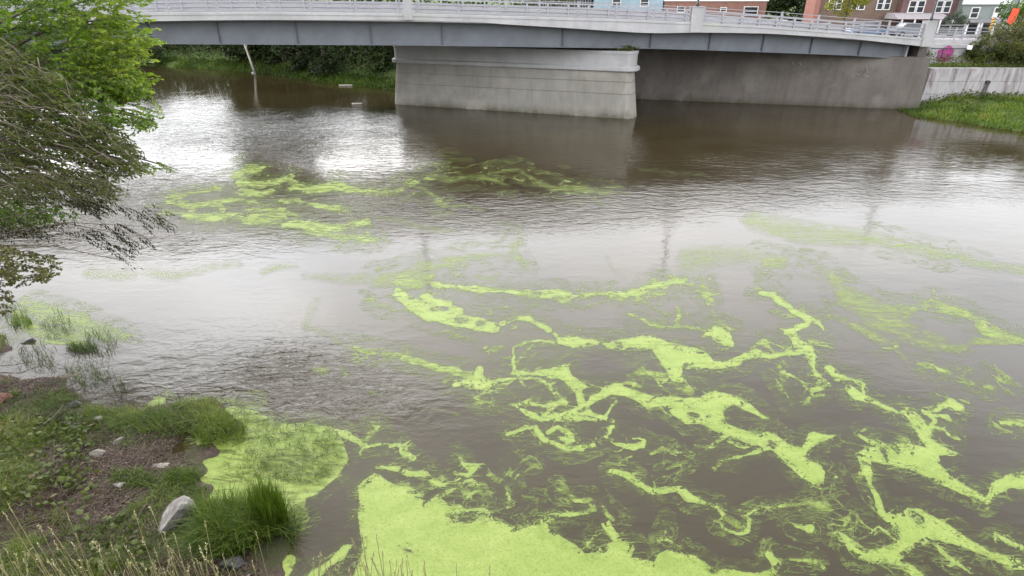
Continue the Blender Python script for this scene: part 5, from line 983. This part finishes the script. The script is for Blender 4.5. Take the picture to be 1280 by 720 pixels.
r = np.random.default_rng(45); pp = sample_poly([(0, 380), (60, 385), (150, 425), (165, 460), (150, 500), (95, 490), (40, 462), (0, 440)], 1500, r); pp = [(a, b) for a, b in pp if math.sin(a*.09+b*.05)+math.sin(a*.05-b*.13+1) > .15]; q = np.array([tuple(atz(a, b, .0)) for a, b in pp])
o = link('marsh_grass', blades_mesh('mg', q, r.normal(.2, .8, (len(q), 2)), r.uniform(.08, .34, len(q)), np.full(len(q), .006), .25+r.normal(0, .22, len(q))), M['grass']); tag(o, 'sparse marsh grass standing in the shallow scum along the left shore', 'marsh grass', kind='stuff')
pp = sample_poly([(-10, 425), (60, 435), (130, 440), (180, 500), (260, 490), (310, 505), (240, 540), (110, 505), (20, 470)], 420, r); q = np.array([tuple(atz(a, b, .03)) for a, b in pp])
o = link('wet_dead_stalks', blades_mesh('ws', q, r.normal(0, 2.0, (len(q), 2)), r.uniform(.06, .2, len(q)), np.full(len(q), .006), .15+r.normal(0, .2, len(q)), curl=.95), M['litter']); tag(o, 'dark wet stalks and twigs lying in the shallows along the shore', 'dead stalks', kind='stuff')
# submerged grass lying in the algae mat
r = np.random.default_rng(44); pp = sample_poly([(300, 512), (345, 528), (395, 530), (425, 545), (428, 575), (400, 600), (370, 608), (320, 585), (300, 560)], 800, r); q = np.array([tuple(atz(a, b, .02)) for a, b in pp])
o = link('trailing_water_grass', blades_mesh('tw', q, np.stack([r.normal(1.0, .5, len(q)), r.normal(-.15, .35, len(q))], 1), r.uniform(.12, .3, len(q)), np.full(len(q), .006), .22+r.normal(0, .15, len(q)), curl=1.55), M['grass']); tag(o, 'dark green water grass lying flat in the rounded algae mat', 'water grass', kind='stuff')
# dry seeding grass in the foreground
def seed_grass(name, label, tips, seed):
    r = np.random.default_rng(seed); mb = MB(); LP, LD, LT = [], [], []
    for px, py, dx in tips:
        Y = r.uniform(2.3, 3.2); tip = pxt(px, py, Y); bx = tip[0]-dx*.5+r.normal(0, .05); by = Y+r.normal(0, .08); b = np.array([bx, by, float(h_near(bx, by))]); 
        if b[2] > tip[2]-.2: b[2] = tip[2]-.5
        m1 = b*.5+tip*.5+np.array([-dx*.12, 0, .05]); mb.tube([b, m1, tip], [.0035, .003, .002], 4)
        d = unit(tip-m1)
        for k in range(9): t_ = k/9; LP.append(tip-d*.09*t_); LD.append(d+r.normal(0, .35, 3)); LT.append(r.uniform(.5, 1))
    me = mb.mesh(); a = me.attributes.new('tint', 'FLOAT', 'POINT'); a.data.foreach_set('value', np.full(len(me.vertices), .55, np.float32)); 
    o = link(name, me, M['straw']); tag(o, label, 'dry grass', kind='stuff')
    hd = link('seed_head', leaves_mesh('sh', np.array(LP), np.array(LD), .020, .0042, np.array(LT), r), M['straw'], o); hd['kind'] = 'stuff'; return o
rs = np.random.default_rng(9)
tips = [(10, 630, -.1), (4, 640, -.2), (48, 655, .1), (84, 642, .15), (48, 680, 0), (118, 678, -.05), (125, 690, .1), (146, 688, -.1), (168, 640, .1), (188, 633, .02), (178, 672, .15), (205, 665, .2), (218, 668, .1), (215, 693, .3), (256, 652, .35), (258, 680, .4), (245, 698, .3), (278, 694, -.15), (290, 705, -.1), (315, 702, 0), (320, 665, .05), (62, 660, -.2), (66, 700, .1), (30, 690, .1), (100, 700, .2), (160, 700, .1), (235, 705, .2), (95, 668, .1)]+[(float(a), float(b), float(c)) for a, b, c in zip(rs.uniform(-20, 275, 70), rs.uniform(676, 724, 70), rs.normal(.08, .3, 70))]
seed_grass('seeding_grass', 'dry pale seeding grass along the bottom left of the bank', tips, 61)
tips = [(452, 667, -.1), (440, 674, -.2), (470, 668, -.1), (478, 690, .1), (487, 700, 0), (400, 690, .3), (392, 700, .35), (425, 703, .3), (437, 712, .2), (448, 695, -.1), (500, 706, -.1), (530, 700, .05), (515, 712, .1), (455, 705, -.2), (465, 698, -.25), (410, 712, .2), (612, 708, .05), (570, 706, 0)]+[(float(a), float(b), float(c)) for a, b, c in zip(rs.uniform(395, 530, 24), rs.uniform(690, 722, 24), rs.normal(0, .3, 24))]
seed_grass('seeding_grass', 'pale seed heads rising over the big algae mat at the bottom edge', tips, 62)
r = np.random.default_rng(63); xy = np.stack([r.uniform(-7, 22, 9000), r.uniform(-2.5, 4.6, 9000)], 1); z_ = np.maximum(h_near(xy[:, 0], xy[:, 1]), coarse(xy[:, 0], xy[:, 1])); P = np.concatenate([xy, z_[:, None]], 1); pxx, pyy = proj(P[:, 0], P[:, 1], P[:, 2]+.45); P = P[((pyy > 740)|(xy[:, 1] < .8))&(z_ > .1)]
o = link('slope_grass', blades_mesh('g', P, r.normal(0, .5, (len(P), 2)), r.uniform(.12, .35, len(P)), r.uniform(.003, .006, len(P)), .5+r.normal(0, .2, len(P))), M['grass']); tag(o, 'rough grass on the steep bank below the viewpoint', 'grass', kind='stuff')
# ---- stones, boards and drift
def stone_mat(name, a, b_, c_):
    def f(t):
        n = noise(t, 6, 6, .7); n2 = noise(t, 22, 5, .7); c = ramp(t, n, [(.3, a), (.55, b_), (.72, c_)])
        c = mixc(t, ramp(t, n2, [(.5, 0), (.7, .5)]), c, tuple(x*.45 for x in b_)); return pbsdf(t, c, .85, bump(t, n2, .6, .02))
    return mat(name, f)
M['grey_stone'] = stone_mat('grey_stone', (.10, .085, .075), (.25, .235, .225), (.45, .44, .44)); M['dark_stone'] = stone_mat('dark_wet_stone', (.03, .03, .032), (.07, .068, .07), (.15, .14, .14)); M['pale_stone'] = stone_mat('pale_stone', (.14, .12, .10), (.29, .27, .24), (.42, .41, .39)); M['red_stone'] = stone_mat('reddish_stone', (.12, .05, .04), (.24, .12, .09), (.3, .18, .15)); M['old_wood'] = stone_mat('weathered_wood', (.10, .075, .055), (.20, .165, .135), (.33, .30, .26))
def rock(label, px, py, sx, sy, sz, rz, m, seed, name='rock', cat='rock', sink=.25, tilt=0, cuts=9):
    import bmesh
    r = random.Random(seed); q = atz(px, py, .1); z = max(-.03, float(h_near(q.x, q.y))); q = atz(px, py, z+sz*.35); bm = bmesh.new(); bmesh.ops.create_icosphere(bm, subdivisions=3, radius=1)
    pl_ = [(Vector((r.gauss(0, 1), r.gauss(0, 1), r.gauss(0, 1))).normalized(), r.uniform(.42, .72)) for _ in range(cuts+3)]
    for v in bm.verts:
        c = v.co.copy()
        for n_, d_ in pl_:
            k = c.dot(n_)-d_
            if k > 0: c -= n_*k
        c += c.normalized()*.05*mnoise.noise(c*3+Vector((seed, 0, 0))); v.co = Vector((c.x*sx, c.y*sy, c.z*sz))*1.35
    me = bpy.data.meshes.new('rock'); bm.to_mesh(me); bm.free(); o = link(name, me, M[m]); o.location = (q.x, q.y, z+sz*.18); o.rotation_euler = (tilt, tilt*.5, rz); return tag(o, label, cat, 'stones on the near bank')
rock('big angular grey boulder beside the long grass', 219, 645, .27, .33, .36, .5, 'grey_stone', 4, tilt=.3, cuts=7)
rock('small white stone in the mud left of the wet hollow', 123, 567, .16, .09, .09, .4, 'pale_stone', 2); rock('small grey stone above the white one', 151, 550, .12, .09, .08, .9, 'grey_stone', 3)
rock('flat pale slab tipped in the shallow film left of the algae mat', 200, 583, .22, .10, .05, .5, 'pale_stone', 5, tilt=.15); rock('flat pale slab lying between the mossy tufts', 122, 524, .3, .13, .07, -.1, 'pale_stone', 6)
rock('dark wet stone by the wet sticks left of the mossy slab', 93, 506, .19, .11, .1, .3, 'dark_stone', 7); rock('flat brown weathered board lying on the algae', 82, 470, .34, .09, .05, .35, 'old_wood', 8, 'board', 'board', cuts=5)
rock('dark block at the water edge below the sapling', 36, 427, .24, .12, .10, .3, 'dark_stone', 9); rock('brown stone half cut by the left edge', 5, 497, .24, .16, .17, 0, 'red_stone', 10)
rock('thin grey stone standing in the weeds left of the boulder', 163, 653, .08, .08, .15, .3, 'grey_stone', 11); rock('reddish stone in the dark hollow at the bottom', 262, 699, .11, .08, .07, .2, 'red_stone', 12)
rock('small dark stone in the pale water off the tufts', 169, 487, .11, .06, .04, .2, 'dark_stone', 13); rock('rounded grey stone below the flat slab', 90, 532, .16, .12, .1, .5, 'grey_stone', 14)
rock('flat dark stone in the hollow right of the reddish one', 295, 704, .22, .15, .12, .4, 'dark_stone', 15); rock('small pale pebble heap edge below the wet hollow', 148, 606, .12, .09, .05, .1, 'pale_stone', 16)
def stick(label, pts, r0, m='old_wood', name='stick'):
    q = [atz(a, b, c) for a, b, c in pts]; o0 = q[0].copy(); mb = MB(); mb.tube([p-o0 for p in q], [r0, r0*.8, r0*.4][:len(q)] if len(q) == 3 else r0, 6); o = mb.build(name, M[m]); o.location = o0; return tag(o, label, 'stick')
stick('long thin pale stick leaning over the dark stone', [(50, 533, .25), (68, 520, .3), (80, 505, .45)], .012); stick('bent stick at the water edge above the olive tuft', [(215, 512, .06), (240, 503, .14), (262, 497, .1)], .02, 'bark'); stick('thin wet twig across the shallows at the left edge', [(-10, 458, .1), (20, 456, .14), (50, 450, .08)], .012, 'bark'); stick('mossy branch stub lying beside the flat board', [(55, 492, .08), (78, 486, .1), (98, 477, .12)], .025, 'bark')
# drift on the river near the far bank
for px, py, a, b, lb in ((432, 107, .75, .12, 'long pale plank floating off the far bank grass'), (446, 130, .45, .10, 'small pale plank floating left of the pier'), (314, 86, .5, .22, 'white plastic scrap caught at the foot of the pale trunk'), (317, 91, .25, .14, 'small white scrap floating below the larger one'), (364, 94, .3, .12, 'pale scrap floating by the far bank trees')):
    q = atz(px, py, .04); mb = MB(); mb.box((0, 0, .03), (a*2, b*2, .12), .1, .03); o = mb.build('driftwood' if 'plank' in lb else 'litter', M['white'] if 'white' in lb else M['birch']); o.location = q; tag(o, lb, 'plank' if 'plank' in lb else 'litter')
